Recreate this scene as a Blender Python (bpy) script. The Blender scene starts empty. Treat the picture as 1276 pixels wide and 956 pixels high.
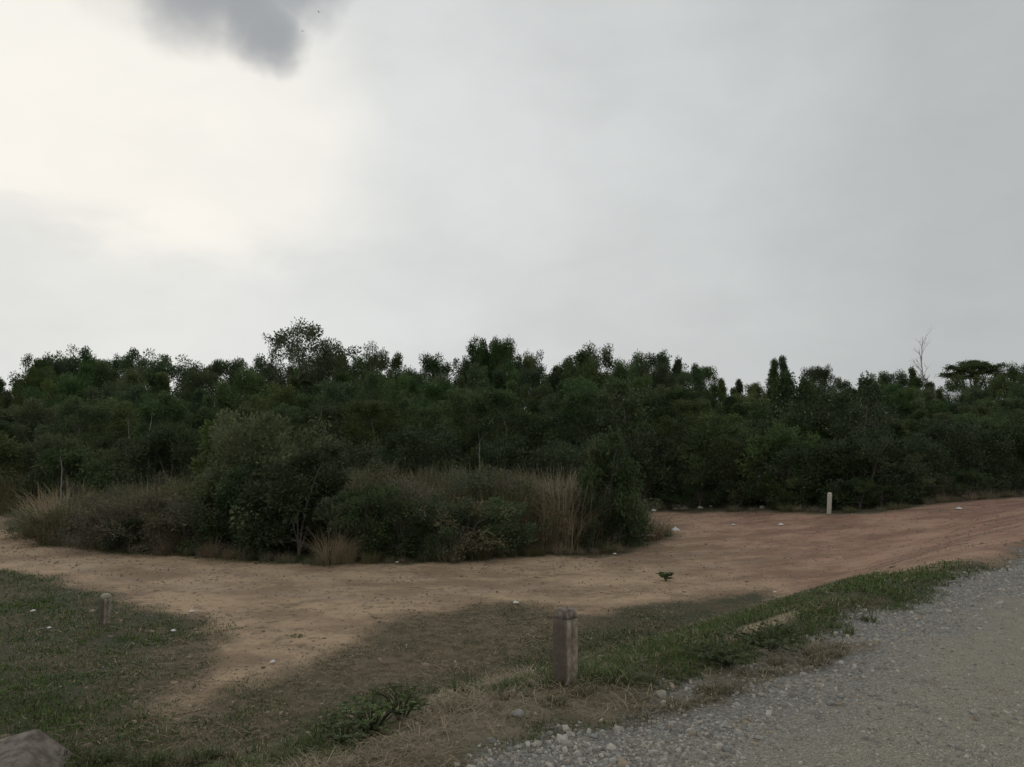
import bpy, math, random
import numpy as np
from mathutils import Vector, Matrix

random.seed(7)
RNG = np.random.default_rng(7)
PI = math.pi
SC = bpy.context.scene
COL = SC.collection

# ------------------------------------------------------------------ camera
F_PX, CX, CY = 960.0, 638.0, 478.0         # focal length and centre, in photograph pixels (1276 x 956)
PITCH = math.atan2(62.0, F_PX)
CAM = np.array([0.0, 0.0, 1.7])
cam_data = bpy.data.cameras.new('camera')
cam_data.sensor_width = 36.0
cam_data.lens = F_PX / 1276.0 * 36.0
cam_data.clip_end = 9000.0
cam_data.clip_start = 0.05
cam = bpy.data.objects.new('camera', cam_data)
cam.location = CAM
cam.rotation_euler = (PI / 2 + PITCH, 0, 0)
COL.objects.link(cam)
SC.camera = cam

def pix_dir(px, py):
    x = (px - CX) / F_PX
    y = -(py - CY) / F_PX
    c, s = math.cos(PITCH), math.sin(PITCH)
    d = np.array([x, c - y * s, s + y * c])
    return d / np.linalg.norm(d)

SC.view_settings.view_transform = 'Standard'
SC.view_settings.look = 'None'
SC.view_settings.exposure = 0.0
SC.view_settings.gamma = 1.0
SC.view_settings.use_curve_mapping = False
try:
    SC.cycles.max_bounces = 5
    SC.cycles.diffuse_bounces = 3
    SC.cycles.transparent_max_bounces = 6
except Exception:
    pass

# ------------------------------------------------------------------ node helpers
class N:
    def __init__(self, tree):
        self.t = tree
    def node(self, typ, **kw):
        n = self.t.nodes.new(typ)
        for k, v in kw.items():
            setattr(n, k, v)
        return n
    def link(self, a, b):
        self.t.links.new(a, b)
    def put(self, sock, v):
        if hasattr(v, 'is_output') or isinstance(v, bpy.types.NodeSocket):
            self.link(v, sock)
        elif isinstance(v, (tuple, list)) and sock.type == 'RGBA' and len(v) == 3:
            sock.default_value = (*v, 1.0)
        else:
            sock.default_value = v
    def math(self, op, a, b=0.0, clamp=False):
        n = self.node('ShaderNodeMath', operation=op, use_clamp=clamp)
        self.put(n.inputs[0], a); self.put(n.inputs[1], b)
        return n.outputs[0]
    def vmath(self, op, a, b=(0, 0, 0)):
        n = self.node('ShaderNodeVectorMath', operation=op)
        self.put(n.inputs[0], a); self.put(n.inputs[1], b)
        return n.outputs['Value'] if op in ('DOT_PRODUCT', 'LENGTH') else n.outputs[0]
    def mix(self, f, a, b, mode='MIX'):
        n = self.node('ShaderNodeMix', data_type='RGBA', blend_type=mode)
        self.put(n.inputs[0], f); self.put(n.inputs[6], a); self.put(n.inputs[7], b)
        return n.outputs[2]
    def ramp(self, v, lo, hi, a=0.0, b=1.0, smooth=True):
        n = self.node('ShaderNodeMapRange', interpolation_type='SMOOTHSTEP' if smooth else 'LINEAR')
        self.put(n.inputs[0], v)
        for i, x in enumerate((lo, hi, a, b)):
            n.inputs[1 + i].default_value = x
        return n.outputs[0]
    def noise(self, vec, scale, detail=3.0, rough=0.55):
        n = self.node('ShaderNodeTexNoise')
        if vec is not None:
            self.link(vec, n.inputs['Vector'])
        n.inputs['Scale'].default_value = scale
        n.inputs['Detail'].default_value = detail
        n.inputs['Roughness'].default_value = rough
        return n.outputs[0], n.outputs[1]
    def scale(self, vec, s):
        n = self.node('ShaderNodeMapping')
        self.link(vec, n.inputs[0]); n.inputs['Scale'].default_value = s
        return n.outputs[0]
    def attr(self, name):
        return self.node('ShaderNodeAttribute', attribute_name=name)

# ------------------------------------------------------------------ world: overcast sky, low sun behind thick cloud at the left
SUN_DIR = pix_dir(150, 215)
SUN_EL = math.asin(SUN_DIR[2]); SUN_AZ = math.atan2(SUN_DIR[0], SUN_DIR[1])
world = bpy.data.worlds.new('World')
SC.world = world
world.use_nodes = True
wt = world.node_tree
wt.nodes.clear()
w = N(wt)
out = w.node('ShaderNodeOutputWorld')
bg = w.node('ShaderNodeBackground')
bg.inputs['Strength'].default_value = 0.1
w.link(bg.outputs[0], out.inputs[0])
sky = w.node('ShaderNodeTexSky', sky_type='NISHITA')
sky.sun_disc = False
sky.sun_elevation = SUN_EL
sky.sun_rotation = SUN_AZ
sky.air_density = 1.5; sky.dust_density = 4.0
tc = w.node('ShaderNodeTexCoord')
dirv = tc.outputs['Generated']
# warped direction, so cloud edges wander
_, wcol = w.noise(dirv, 3.2, 5.0, 0.6)
warp = w.vmath('SCALE', w.vmath('SUBTRACT', wcol, (0.5, 0.5, 0.5)))
warp.node.inputs[3].default_value = 0.13
dw = w.vmath('NORMALIZE', w.vmath('ADD', dirv, warp))
_, wcol2 = w.noise(dirv, 7.0, 4.0, 0.6)
warp2 = w.vmath('SCALE', w.vmath('SUBTRACT', wcol2, (0.5, 0.5, 0.5)))
warp2.node.inputs[3].default_value = 0.07
dw2 = w.vmath('NORMALIZE', w.vmath('ADD', dw, warp2))
def lobe(px, py, outer, inner, vec=dw):
    d = w.vmath('DOT_PRODUCT', vec, tuple(pix_dir(px, py)))
    return w.ramp(d, math.cos(math.radians(outer)), math.cos(math.radians(inner)))
sep = w.node('ShaderNodeSeparateXYZ'); w.link(dirv, sep.inputs[0])
elev = sep.outputs[2]
# brightness falls from the sun side to the right; thick cloud overhead and unseen sky behind are lifted to add ambient light
side = w.vmath('DOT_PRODUCT', dirv, tuple(pix_dir(100, 330)))
base = w.mix(w.ramp(side, 0.55, 0.97, 0, 1, smooth=False), (4.9, 5.12, 5.12), (7.15, 7.38, 7.35))
base = w.mix(w.ramp(side, -1.0, 0.55, 0, 1, smooth=False), (6.2, 6.35, 6.3), base)  # unseen sky behind the camera, brightened to raise the ambient light
base = w.mix(w.ramp(elev, 0.42, 0.98), base, (5.0, 5.2, 5.3))
n1, _ = w.noise(w.scale(dw, (1, 1, 2.2)), 2.4, 5.0, 0.55)
n2, _ = w.noise(w.scale(dw2, (1, 1, 1.6)), 7.0, 5.0, 0.5)
mod = w.math('MULTIPLY', w.ramp(n1, 0.3, 0.7, 0.94, 1.05), w.ramp(n2, 0.3, 0.7, 0.975, 1.02))
base = w.mix(1.0, base, w.node('ShaderNodeCombineColor').outputs[0], 'MULTIPLY')
cc = base.node.inputs[7].links[0].from_node
for i in range(3):
    w.link(mod, cc.inputs[i])
# bright gap in front of the sun
l1 = lobe(130, 195, 20, 0.5, dw2)
l2 = lobe(10, 110, 18, 2, dw2)
l3 = lobe(262, 150, 13, 0.5, dw2)
gl = w.math('MAXIMUM', w.math('MAXIMUM', l1, l2), l3)
gapcut = w.ramp(w.math('ADD', elev, w.math('MULTIPLY', w.math('SUBTRACT', n1, 0.5), 0.22)), 0.19, 0.26)
gl = w.math('MULTIPLY', gl, w.math('ADD', w.math('MULTIPLY', gapcut, 0.85), 0.15))
base = w.mix(w.math('MULTIPLY', gl, w.ramp(n1, 0.3, 0.62, 0.70, 1.0)), base, (9.25, 8.98, 8.4))
# dark rain cloud above the gap
dk = w.math('MAXIMUM', w.math('MAXIMUM', lobe(255, -60, 6.6, 1.0, dw2), lobe(350, -60, 6.2, 1.0, dw2)), w.math('MAXIMUM', lobe(305, -12, 4.8, 0.5, dw2), lobe(333, 34, 3.6, 0.0, dw2)))
dk = w.math('MAXIMUM', dk, lobe(250, -230, 13, 7, dw2))
base = w.mix(w.math('MULTIPLY', dk, 0.9), base, (2.9, 3.15, 3.45))
final = w.mix(0.008, base, sky.outputs[0])
w.link(final, bg.inputs['Color'])

sun_data = bpy.data.lights.new('sun', 'SUN')
sun_data.energy = 0.5
sun_data.angle = math.radians(35)
sun_data.color = (1.0, 0.93, 0.82)
sun = bpy.data.objects.new('sun', sun_data)
COL.objects.link(sun)
sun.rotation_euler = Vector(SUN_DIR).to_track_quat('Z', 'Y').to_euler()

# ------------------------------------------------------------------ small tools
def tag(o, label=None, cat=None, group=None, kind=None):
    if label: o['label'] = label
    if cat: o['category'] = cat
    if group: o['group'] = group
    if kind: o['kind'] = kind
    return o

def mesh_np(name, V, F, mat=None, smooth=False, attrs=None):
    """V (n,3), F (m,k) with one k; attrs: dict name -> (type, array) on points"""
    V = np.asarray(V, dtype=np.float32); F = np.asarray(F, dtype=np.int32)
    me = bpy.data.meshes.new(name)
    m, k = F.shape
    me.vertices.add(len(V)); me.vertices.foreach_set('co', V.ravel())
    me.loops.add(m * k); me.loops.foreach_set('vertex_index', F.ravel())
    me.polygons.add(m)
    me.polygons.foreach_set('loop_start', np.arange(0, m * k, k, dtype=np.int32))
    me.polygons.foreach_set('loop_total', np.full(m, k, dtype=np.int32))
    if smooth:
        me.polygons.foreach_set('use_smooth', np.ones(m, dtype=bool))
    if attrs:
        for an, (ty, arr) in attrs.items():
            a = me.attributes.new(an, ty, 'POINT')
            key = 'value' if ty == 'FLOAT' else ('color' if ty == 'FLOAT_COLOR' else 'vector')
            a.data.foreach_set(key, np.asarray(arr, dtype=np.float32).ravel())
    me.update(calc_edges=True)
    me.validate()
    if mat: me.materials.append(mat)
    return me

def obj(name, me, parent=None):
    o = bpy.data.objects.new(name, me)
    COL.objects.link(o)
    if parent: o.parent = parent
    return o

def empty(name, loc=(0, 0, 0), rz=0.0):
    o = bpy.data.objects.new(name, None)
    o.empty_display_size = 0.2
    o.location = loc; o.rotation_euler = (0, 0, rz)
    COL.objects.link(o)
    return o

# value noise on the plane
_LAT = RNG.random((256, 256))
def vnoise(x, y):
    xi = np.floor(x).astype(int); yi = np.floor(y).astype(int)
    fx = x - xi; fy = y - yi
    fx = fx * fx * (3 - 2 * fx); fy = fy * fy * (3 - 2 * fy)
    a = _LAT[xi & 255, yi & 255]; b = _LAT[(xi + 1) & 255, yi & 255]
    c = _LAT[xi & 255, (yi + 1) & 255]; d = _LAT[(xi + 1) & 255, (yi + 1) & 255]
    return (a * (1 - fx) + b * fx) * (1 - fy) + (c * (1 - fx) + d * fx) * fy
def fbm(x, y, sc, oct=4, off=0.0):
    s = 0.0; amp = 0.5; f = sc
    for i in range(oct):
        s = s + amp * (vnoise(x * f + 17.3 * i + off, y * f + 9.1 * i - off) - 0.5) * 2
        amp *= 0.5; f *= 2.03
    return s        # about -1..1
def sstep(x, a, b):
    t = np.clip((np.asarray(x, float) - a) / (b - a), 0, 1)
    return t * t * (3 - 2 * t)

# ------------------------------------------------------------------ terrain
P0 = np.array([-0.16, 4.08]); U = np.array([0.730, 0.683]); U = U / np.linalg.norm(U); NV = np.array([-U[1], U[0]])
def road_s(x, y): return (x - P0[0]) * NV[0] + (y - P0[1]) * NV[1]     # + is off the road, towards the wood
def road_t(x, y): return (x - P0[0]) * U[0] + (y - P0[1]) * U[1]
def ground_base(x, y):
    x = np.asarray(x, float); y = np.asarray(y, float)
    s = road_s(x, y)
    ramp = sstep(x, 3.0, 17.0)
    low = -1.3 + 0.95 * ramp
    drop = sstep(s, 0.35, 4.3)
    far = sstep(np.hypot(x, y), 60, 200)
    return low * drop * (1 - 0.0 * far)
def ground_h(x, y):
    x = np.asarray(x, float); y = np.asarray(y, float)
    s = road_s(x, y)
    off = sstep(s, 0.1, 1.5)
    b = ground_base(x, y)
    bump = 0.04 * fbm(x, y, 0.35, 3) + (0.010 + 0.020 * off * (1 - 0.65 * sstep(np.hypot(x, y), 9, 14))) * fbm(x, y, 2.1, 3, 5.0) + 0.006 * fbm(x, y, 9.0, 2, 3.0)
    shoulder = 0.05 * np.exp(-((s - 0.30) / 0.28) ** 2)
    return b + bump * sstep(np.hypot(x, y), 0.5, 3.0) + shoulder
def gz(x, y): return float(ground_h(x, y))

def hit(px, py):
    d = pix_dir(px, py)
    ts = np.concatenate([np.linspace(1.0, 60, 3000), np.linspace(60, 900, 1500)])
    P = CAM[None, :] + ts[:, None] * d[None, :]
    below = P[:, 2] < ground_base(P[:, 0], P[:, 1])
    if not below.any():
        t = 400.0
    else:
        i = int(np.argmax(below)); t = ts[max(i, 0)]
    p = CAM + t * d
    return float(p[0]), float(p[1])
def project(P):
    P = np.atleast_2d(P) - CAM
    c, s = math.cos(PITCH), math.sin(PITCH)
    f = P[:, 1] * c + P[:, 2] * s; u = -P[:, 1] * s + P[:, 2] * c
    return CX + F_PX * P[:, 0] / f, CY - F_PX * u / f

def wpoly(pts, extra_before=(), extra_after=()):
    return np.array(list(extra_before) + [hit(*p) for p in pts] + list(extra_after))
def poly_sd(poly, x, y):
    """signed distance, + inside"""
    x = np.asarray(x, float); y = np.asarray(y, float)
    d2 = np.full(x.shape, 1e18); ins = np.zeros(x.shape, bool)
    n = len(poly)
    for i in range(n):
        ax, ay = poly[i]; bx, by = poly[(i + 1) % n]
        ex, ey = bx - ax, by - ay
        wx, wy = x - ax, y - ay
        t = np.clip((wx * ex + wy * ey) / (ex * ex + ey * ey + 1e-12), 0, 1)
        d2 = np.minimum(d2, (wx - ex * t) ** 2 + (wy - ey * t) ** 2)
        cond = ((ay <= y) & (by > y)) | ((by <= y) & (ay > y))
        with np.errstate(divide='ignore', invalid='ignore'):
            xi = ax + (y - ay) / (by - ay + 1e-15) * ex
        ins ^= cond & (x < xi)
    return np.where(ins, 1, -1) * np.sqrt(d2)

DIRT = wpoly([(0, 630), (15, 655), (60, 678), (180, 692), (400, 706), (600, 699), (780, 690), (842, 668),
              (800, 648), (790, 637), (900, 638), (1010, 640), (1090, 642), (1120, 637), (1185, 627), (1276, 619)],
             extra_before=[(-40, 44), (-21, 30)],
             extra_after=[(26, 33), (45, 48), (60, 62), (66, 58)])
_edge = [(1276, 690), (1180, 712), (1100, 722), (950, 735), (850, 747), (730, 766), (650, 752), (580, 756), (520, 764),
         (455, 788), (412, 810), (362, 836), (300, 862), (250, 880), (212, 886), (205, 872), (222, 850), (262, 822),
         (272, 797), (250, 776), (228, 765), (140, 744), (60, 720), (0, 711), (-80, 700)]
DIRT = np.vstack([DIRT, wpoly(_edge, extra_before=[(22, 24.0), (14, 16.5)], extra_after=[(-26, 21), (-46, 32)])])
THIN = wpoly([(430, 790), (520, 752), (650, 748), (740, 770), (700, 800), (620, 838), (520, 862), (420, 880), (300, 930),
              (190, 950), (150, 860), (200, 790), (300, 790)])
PATCH = wpoly([(893, 806), (930, 783), (985, 763), (1003, 764), (985, 780), (940, 795), (905, 810)])
STRAW = wpoly([(330, 985), (470, 920), (560, 868), (700, 862), (850, 868), (905, 840), (1000, 808), (1080, 800), (1060, 826), (960, 850),
               (880, 885), (820, 905), (690, 905), (600, 945), (560, 985)])

# track centre line, used for wheel streaks
_cl = sorted([hit(*p) for p in [(0, 672), (100, 700), (200, 718), (450, 733), (640, 722), (850, 702), (1000, 684), (1150, 668), (1270, 655)]])
_clx = np.array([-60] + [p[0] for p in _cl] + [60]); _cly = np.array([_cl[0][1] + 25] + [p[1] for p in _cl] + [_cl[-1][1] + 30])

def masks(x, y):
    x = np.asarray(x, float); y = np.asarray(y, float)
    s = road_s(x, y)
    wob = 0.55 * fbm(x, y, 0.9, 5, 2.0) + 0.22 * fbm(x, y, 4.5, 3, 12.0)
    wob_far = wob * (0.65 + 0.35 * sstep(np.hypot(x, y), 4, 14))
    dirt = sstep(poly_sd(DIRT, x, y) + wob_far, -0.35, 0.35)
    grav = sstep(-s + 0.42 * fbm(x, y, 1.5, 4, 8.0), -0.14, 0.22)
    thin = sstep(poly_sd(THIN, x, y) + 0.5 * wob, -0.6, 0.5) * (1 - grav)
    patch = sstep(poly_sd(PATCH, x, y) + 0.25 * wob, -0.08, 0.08) * (1 - grav)
    straw = sstep(poly_sd(STRAW, x, y) + 0.4 * fbm(x, y, 2.4, 3, 4.0), -0.12, 0.15)
    dirt = dirt * (1 - grav)
    return dirt, grav, thin, patch, straw

# polar grid round the viewpoint: dense in front, coarse behind and far away
rr = np.concatenate([[0.02], np.geomspace(0.6, 3.0, 26), np.geomspace(3.0, 46, 360)[1:], np.geomspace(46, 5000, 40)[1:]])
aa = np.concatenate([np.linspace(-PI, math.radians(-42), 36)[:-1], np.linspace(math.radians(-42), math.radians(42), 470), np.linspace(math.radians(42), PI, 36)[1:-1]])
R_, A_ = np.meshgrid(rr, aa, indexing='ij')
GX = (R_ * np.sin(A_)); GY = (R_ * np.cos(A_))
GZ = ground_h(GX, GY)
dirt, grav, thin, patch, straw = masks(GX, GY)
# wheel ruts pressed into the dirt
ACR = GY - np.interp(GX, _clx, _cly)
rut = np.zeros_like(GX)
for c0, wd in ((-0.8, 0.26), (0.85, 0.28)):
    rut += np.exp(-((ACR - c0 - 0.25 * np.sin(GX * 0.35 + c0)) / wd) ** 2)
rut = rut * (1 - sstep(GX, 4, 10)); GZ = GZ - 0.010 * rut * dirt * sstep(R_, 4, 9)
nr, na = R_.shape
idx = np.arange(nr * na).reshape(nr, na)
nx = np.roll(idx, -1, axis=1)
Fq = np.stack([idx[:-1], nx[:-1], nx[1:], idx[1:]], axis=-1).reshape(-1, 4)[:, ::-1]
GV = np.stack([GX, GY, GZ], -1).reshape(-1, 3)
at = dict(m_dirt=dirt.ravel(), m_gravel=grav.ravel(), m_thin=thin.ravel(), m_patch=patch.ravel(), m_straw=straw.ravel(),
          m_red=(sstep(GX, 2.0, 9.0) * dirt).ravel(), m_rut=np.clip(rut, 0, 1).ravel(), m_across=ACR.ravel(),
          m_road=road_s(GX, GY).ravel())

# ------------------------------------------------------------------ materials
def new_mat(name, rough=0.9):
    m = bpy.data.materials.new(name); m.use_nodes = True
    t = m.node_tree
    b = t.nodes['Principled BSDF']
    b.inputs['Roughness'].default_value = rough
    b.inputs['Specular IOR Level'].default_value = 0.25
    return m, N(t), b

def bump(n, b, h, dist, strength=1.0):
    bn = n.node('ShaderNodeBump')
    bn.inputs['Distance'].default_value = dist
    bn.inputs['Strength'].default_value = strength
    n.put(bn.inputs['Height'], h)
    n.link(bn.outputs[0], b.inputs['Normal'])

def ground_material():
    m, n, b = new_mat('ground_surface', 0.95)
    geo = n.node('ShaderNodeNewGeometry'); pos = geo.outputs['Position']
    a = {k: n.attr(k).outputs['Fac'] for k in at}
    fine, _ = n.noise(pos, 38, 4, 0.65)
    mid, _ = n.noise(pos, 6.5, 4, 0.6)
    big, _ = n.noise(pos, 0.9, 4, 0.6)
    grit, _ = n.noise(pos, 120, 2, 0.6)
    # soil under the grass
    soil = n.mix(mid, (0.055, 0.046, 0.026), (0.120, 0.098, 0.058))
    soil = n.mix(n.ramp(big, 0.42, 0.62), soil, (0.055, 0.060, 0.034))
    # dirt track: tan, redder towards the right, streaked along the way vehicles go
    comb = n.node('ShaderNodeCombineXYZ')
    sx = n.node('ShaderNodeSeparateXYZ'); n.link(pos, sx.inputs[0])
    n.link(sx.outputs[0], comb.inputs[0]); n.link(a['m_across'], comb.inputs[1])
    st, _ = n.noise(n.scale(pos, (0.55, 0.75, 1)), 1.0, 7, 0.68)
    st2, _ = n.noise(n.scale(pos, (1.3, 1.7, 1)), 1.9, 6, 0.72)
    d = n.mix(n.ramp(st, 0.40, 0.60), (0.270, 0.186, 0.118), (0.440, 0.315, 0.202))
    d = n.mix(n.math('MULTIPLY', n.ramp(st2, 0.52, 0.74), 0.7), d, (0.175, 0.125, 0.088))
    d = n.mix(n.math('MULTIPLY', n.math('MULTIPLY', n.ramp(mid, 0.52, 0.68), n.ramp(big, 0.42, 0.58)), 0.8), d, (0.125, 0.098, 0.070))
    red = n.mix(n.ramp(st, 0.38, 0.62), (0.215, 0.116, 0.082), (0.375, 0.218, 0.158))
    red = n.mix(n.math('MULTIPLY', n.ramp(st2, 0.48, 0.72), 0.5), red, (0.140, 0.098, 0.080))
    d = n.mix(n.math('MULTIPLY', a['m_red'], n.ramp(big, 0.3, 0.6, 0.55, 1.0)), d, red)
    d = n.mix(n.math('MULTIPLY', n.math('MULTIPLY', a['m_rut'], n.ramp(big, 0.4, 0.6)), 0.45), d, (0.38, 0.295, 0.225))
    d = n.mix(n.math('MULTIPLY', n.ramp(grit, 0.62, 0.72), 0.5), d, (0.44, 0.36, 0.28))
    # gravel
    vor = n.node('ShaderNodeTexVoronoi'); vor.inputs['Scale'].default_value = 62; n.link(pos, vor.inputs['Vector'])
    vor2 = n.node('ShaderNodeTexVoronoi'); vor2.inputs['Scale'].default_value = 26; n.link(pos, vor2.inputs['Vector'])
    sc = n.node('ShaderNodeSeparateColor'); n.link(vor.outputs['Color'], sc.inputs[0])
    g = n.mix(sc.outputs[0], (0.15, 0.145, 0.135), (0.42, 0.405, 0.37))
    dust = n.mix(mid, (0.285, 0.255, 0.195), (0.45, 0.408, 0.322))
    lane = n.ramp(n.math('ADD', a['m_road'], n.math('MULTIPLY', n.math('SUBTRACT', big, 0.5), 2.0)), -1.3, -0.25)
    g = n.mix(n.math('MULTIPLY', n.ramp(fine, 0.3, 0.62, 0.65, 1.0), n.ramp(lane, 0, 1, 1.0, 0.12)), g, dust)
    g = n.mix(n.math('MULTIPLY', n.ramp(big, 0.56, 0.7), 0.35), g, (0.23, 0.15, 0.105))
    strawc = n.mix(fine, (0.135, 0.108, 0.074), (0.29, 0.240, 0.165))
    thinc = n.mix(n.ramp(mid, 0.35, 0.65), (0.082, 0.064, 0.036), (0.178, 0.138, 0.084))
    c = n.mix(n.math('MULTIPLY', a['m_thin'], 0.8), soil, thinc)
    c = n.mix(a['m_dirt'], c, d)
    c = n.mix(n.math('MULTIPLY', a['m_patch'], 0.9), c, (0.29, 0.225, 0.150))
    c = n.mix(a['m_gravel'], c, g)
    c = n.mix(n.math('MULTIPLY', a['m_straw'], n.ramp(mid, 0.3, 0.6, 0.5, 0.95)), c, strawc)
    n.link(c, b.inputs['Base Color'])
    h = n.math('ADD', n.math('MULTIPLY', fine, 0.55), n.math('MULTIPLY', mid, 0.9))
    hv = n.math('SUBTRACT', 1.0, vor.outputs['Distance'])
    h = n.math('ADD', h, n.math('MULTIPLY', n.math('MULTIPLY', hv, a['m_gravel']), 1.3))
    h = n.math('ADD', h, n.math('MULTIPLY', n.math('MULTIPLY', st2, a['m_dirt']), 0.35))
    bump(n, b, h, 0.025, 0.9)
    return m
M_GROUND = ground_material()

def leaf_material(name, dark, light, tint=(1, 1, 1), trans=0.30, rough=0.6):
    m, n, b = new_mat(name, rough)
    a = n.attr('shade').outputs['Fac']
    oi = n.node('ShaderNodeObjectInfo').outputs['Random']
    c = n.mix(a, dark, light)
    hs = n.node('ShaderNodeHueSaturation')
    n.put(hs.inputs['Color'], c)
    n.put(hs.inputs['Hue'], n.ramp(oi, 0, 1, 0.485, 0.515, False))
    n.put(hs.inputs['Saturation'], n.ramp(n.math('FRACT', n.math('MULTIPLY', oi, 7.31)), 0, 1, 0.75, 1.1, False))
    n.put(hs.inputs['Value'], n.ramp(n.math('FRACT', n.math('MULTIPLY', oi, 3.77)), 0, 1, 0.72, 1.25, False))
    n.link(hs.outputs[0], b.inputs['Base Color'])
    if trans:
        tr = n.node('ShaderNodeBsdfTranslucent'); n.link(hs.outputs[0], tr.inputs['Color'])
        mx = n.node('ShaderNodeMixShader'); mx.inputs[0].default_value = trans
        outn = n.t.nodes['Material Output']
        n.link(b.outputs[0], mx.inputs[1]); n.link(tr.outputs[0], mx.inputs[2]); n.link(mx.outputs[0], outn.inputs[0])
    return m
def bark_material(name, ca, cb):
    m, n, b = new_mat(name, 0.9)
    tcn = n.node('ShaderNodeTexCoord').outputs['Object']
    f, _ = n.noise(n.scale(tcn, (14, 14, 2.5)), 1.0, 4, 0.6)
    n.link(n.mix(f, ca, cb), b.inputs['Base Color'])
    bump(n, b, f, 0.01, 0.6)
    return m
M_LEAF = leaf_material('tree_leaves', (0.044, 0.076, 0.030), (0.120, 0.176, 0.062))
M_LEAF_Y = leaf_material('light_tree_leaves', (0.070, 0.102, 0.036), (0.155, 0.195, 0.070))
M_LEAF_D = leaf_material('dark_bush_leaves', (0.034, 0.056, 0.025), (0.105, 0.140, 0.056))
M_LEAF_O = leaf_material('olive_bush_leaves', (0.074, 0.094, 0.038), (0.165, 0.188, 0.078))
M_LEAF_B = leaf_material('brown_brush_leaves', (0.095, 0.090, 0.050), (0.210, 0.190, 0.110))
M_SPECK = leaf_material('pale_seed_leaves', (0.06, 0.06, 0.035), (0.34, 0.34, 0.27))
M_BARK = bark_material('grey_bark', (0.11, 0.10, 0.08), (0.25, 0.225, 0.185))
M_BARE = bark_material('pale_dead_wood', (0.17, 0.155, 0.13), (0.34, 0.32, 0.28))
def blade_material(name, rough=0.7, trans=0.15):
    m, n, b = new_mat(name, rough)
    c = n.attr('tint').outputs['Color']
    n.link(c, b.inputs['Base Color'])
    tr = n.node('ShaderNodeBsdfTranslucent'); n.link(c, tr.inputs['Color'])
    mx = n.node('ShaderNodeMixShader'); mx.inputs[0].default_value = trans
    n.link(b.outputs[0], mx.inputs[1]); n.link(tr.outputs[0], mx.inputs[2]); n.link(mx.outputs[0], n.t.nodes['Material Output'].inputs[0])
    return m
M_BLADE = blade_material('grass_blades')
def plain(name, ca, cb, sc=20.0, rough=0.85, bd=0.004):
    m, n, b = new_mat(name, rough)
    tcn = n.node('ShaderNodeTexCoord').outputs['Object']
    f, _ = n.noise(tcn, sc, 5, 0.65)
    n.link(n.mix(n.ramp(f, 0.35, 0.65), ca, cb), b.inputs['Base Color'])
    bump(n, b, f, bd, 0.8)
    return m
M_PLASTIC = plain('white_litter', (0.62, 0.62, 0.60), (0.80, 0.80, 0.77), 30, 0.5)

# ------------------------------------------------------------------ the setting: ground, dirt track, gravel road
def submesh(name, sel):
    F = Fq[sel]
    u, inv = np.unique(F, return_inverse=True)
    me = mesh_np(name, GV[u], inv.reshape(F.shape), M_GROUND, True, {k: ('FLOAT', v[u]) for k, v in at.items()})
    return obj(name, me)
fd = dirt.ravel()[Fq].mean(1); fg = grav.ravel()[Fq].mean(1)
is_g = fg > 0.5
is_d = (~is_g) & (fd > 0.5)
tag(submesh('gravel_road', is_g), kind='structure')
tag(submesh('dirt_track', is_d), kind='structure')
tag(submesh('ground', ~(is_g | is_d)), kind='structure')

# ------------------------------------------------------------------ blades of grass (one mesh each: nobody could count them)
def blades(x, y, z, h, wdt, lean, az, bend, tint):
    """ribbons of 5 vertices, 3 triangles; all arrays of length n"""
    n = len(x)
    ax = np.stack([np.cos(az), np.sin(az), np.zeros(n)], -1)       # lean direction
    sd = np.stack([-np.sin(az + bend), np.cos(az + bend), np.zeros(n)], -1)
    b0 = np.stack([x, y, z], -1)
    up = np.array([0, 0, 1.0])
    a1 = np.where(lean < 1.0, lean * 0.6, 0.6 + (lean - 1.0) * 1.5); a2 = np.minimum(lean * 1.5, 1.60)
    m1 = b0 + up * (h * 0.55 * np.cos(a1))[:, None] + ax * (h * 0.55 * np.sin(a1))[:, None]
    t1 = m1 + up * (h * 0.45 * np.cos(a2))[:, None] + ax * (h * 0.45 * np.sin(a2))[:, None]
    hw = (wdt * 0.5)[:, None]
    V = np.stack([b0 - sd * hw, b0 + sd * hw, m1 - sd * hw * 0.8, m1 + sd * hw * 0.8, t1], 1).reshape(-1, 3)
    k = np.arange(n)[:, None] * 5
    F = np.concatenate([k + [0, 1, 3], k + [0, 3, 2], k + [2, 3, 4]], 1).reshape(-1, 3)
    T = np.repeat(tint, 5, axis=0)
    return V, F, np.concatenate([T, np.ones((len(T), 1))], 1)

def tints(n, lo, hi, rng=RNG):
    f = rng.random((n, 1)); v = 0.8 + 0.4 * rng.random((n, 1))
    return (np.array(lo) * (1 - f) + np.array(hi) * f) * v
GREEN = ((0.052, 0.088, 0.024), (0.130, 0.180, 0.052))
OLIVE = ((0.085, 0.088, 0.036), (0.165, 0.150, 0.072))
DRY = ((0.14, 0.105, 0.06), (0.30, 0.235, 0.145))
DARKG = ((0.038, 0.068, 0.022), (0.095, 0.135, 0.044))

def scatter(n, d0, d1, half=40):
    a = np.radians(RNG.uniform(-half, half, n)); d = d0 * (d1 / d0) ** RNG.random(n)
    return d * np.sin(a), d * np.cos(a), d

def green_amount(x, y):
    # where the turf is fresh rather than dead
    px, py = project(np.stack([x, y, ground_base(x, y)], -1))
    s = road_s(x, y)
    g = 0.52 + 0.95 * fbm(x, y, 0.6, 4, 11.0)
    return g, px, py, s

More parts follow.
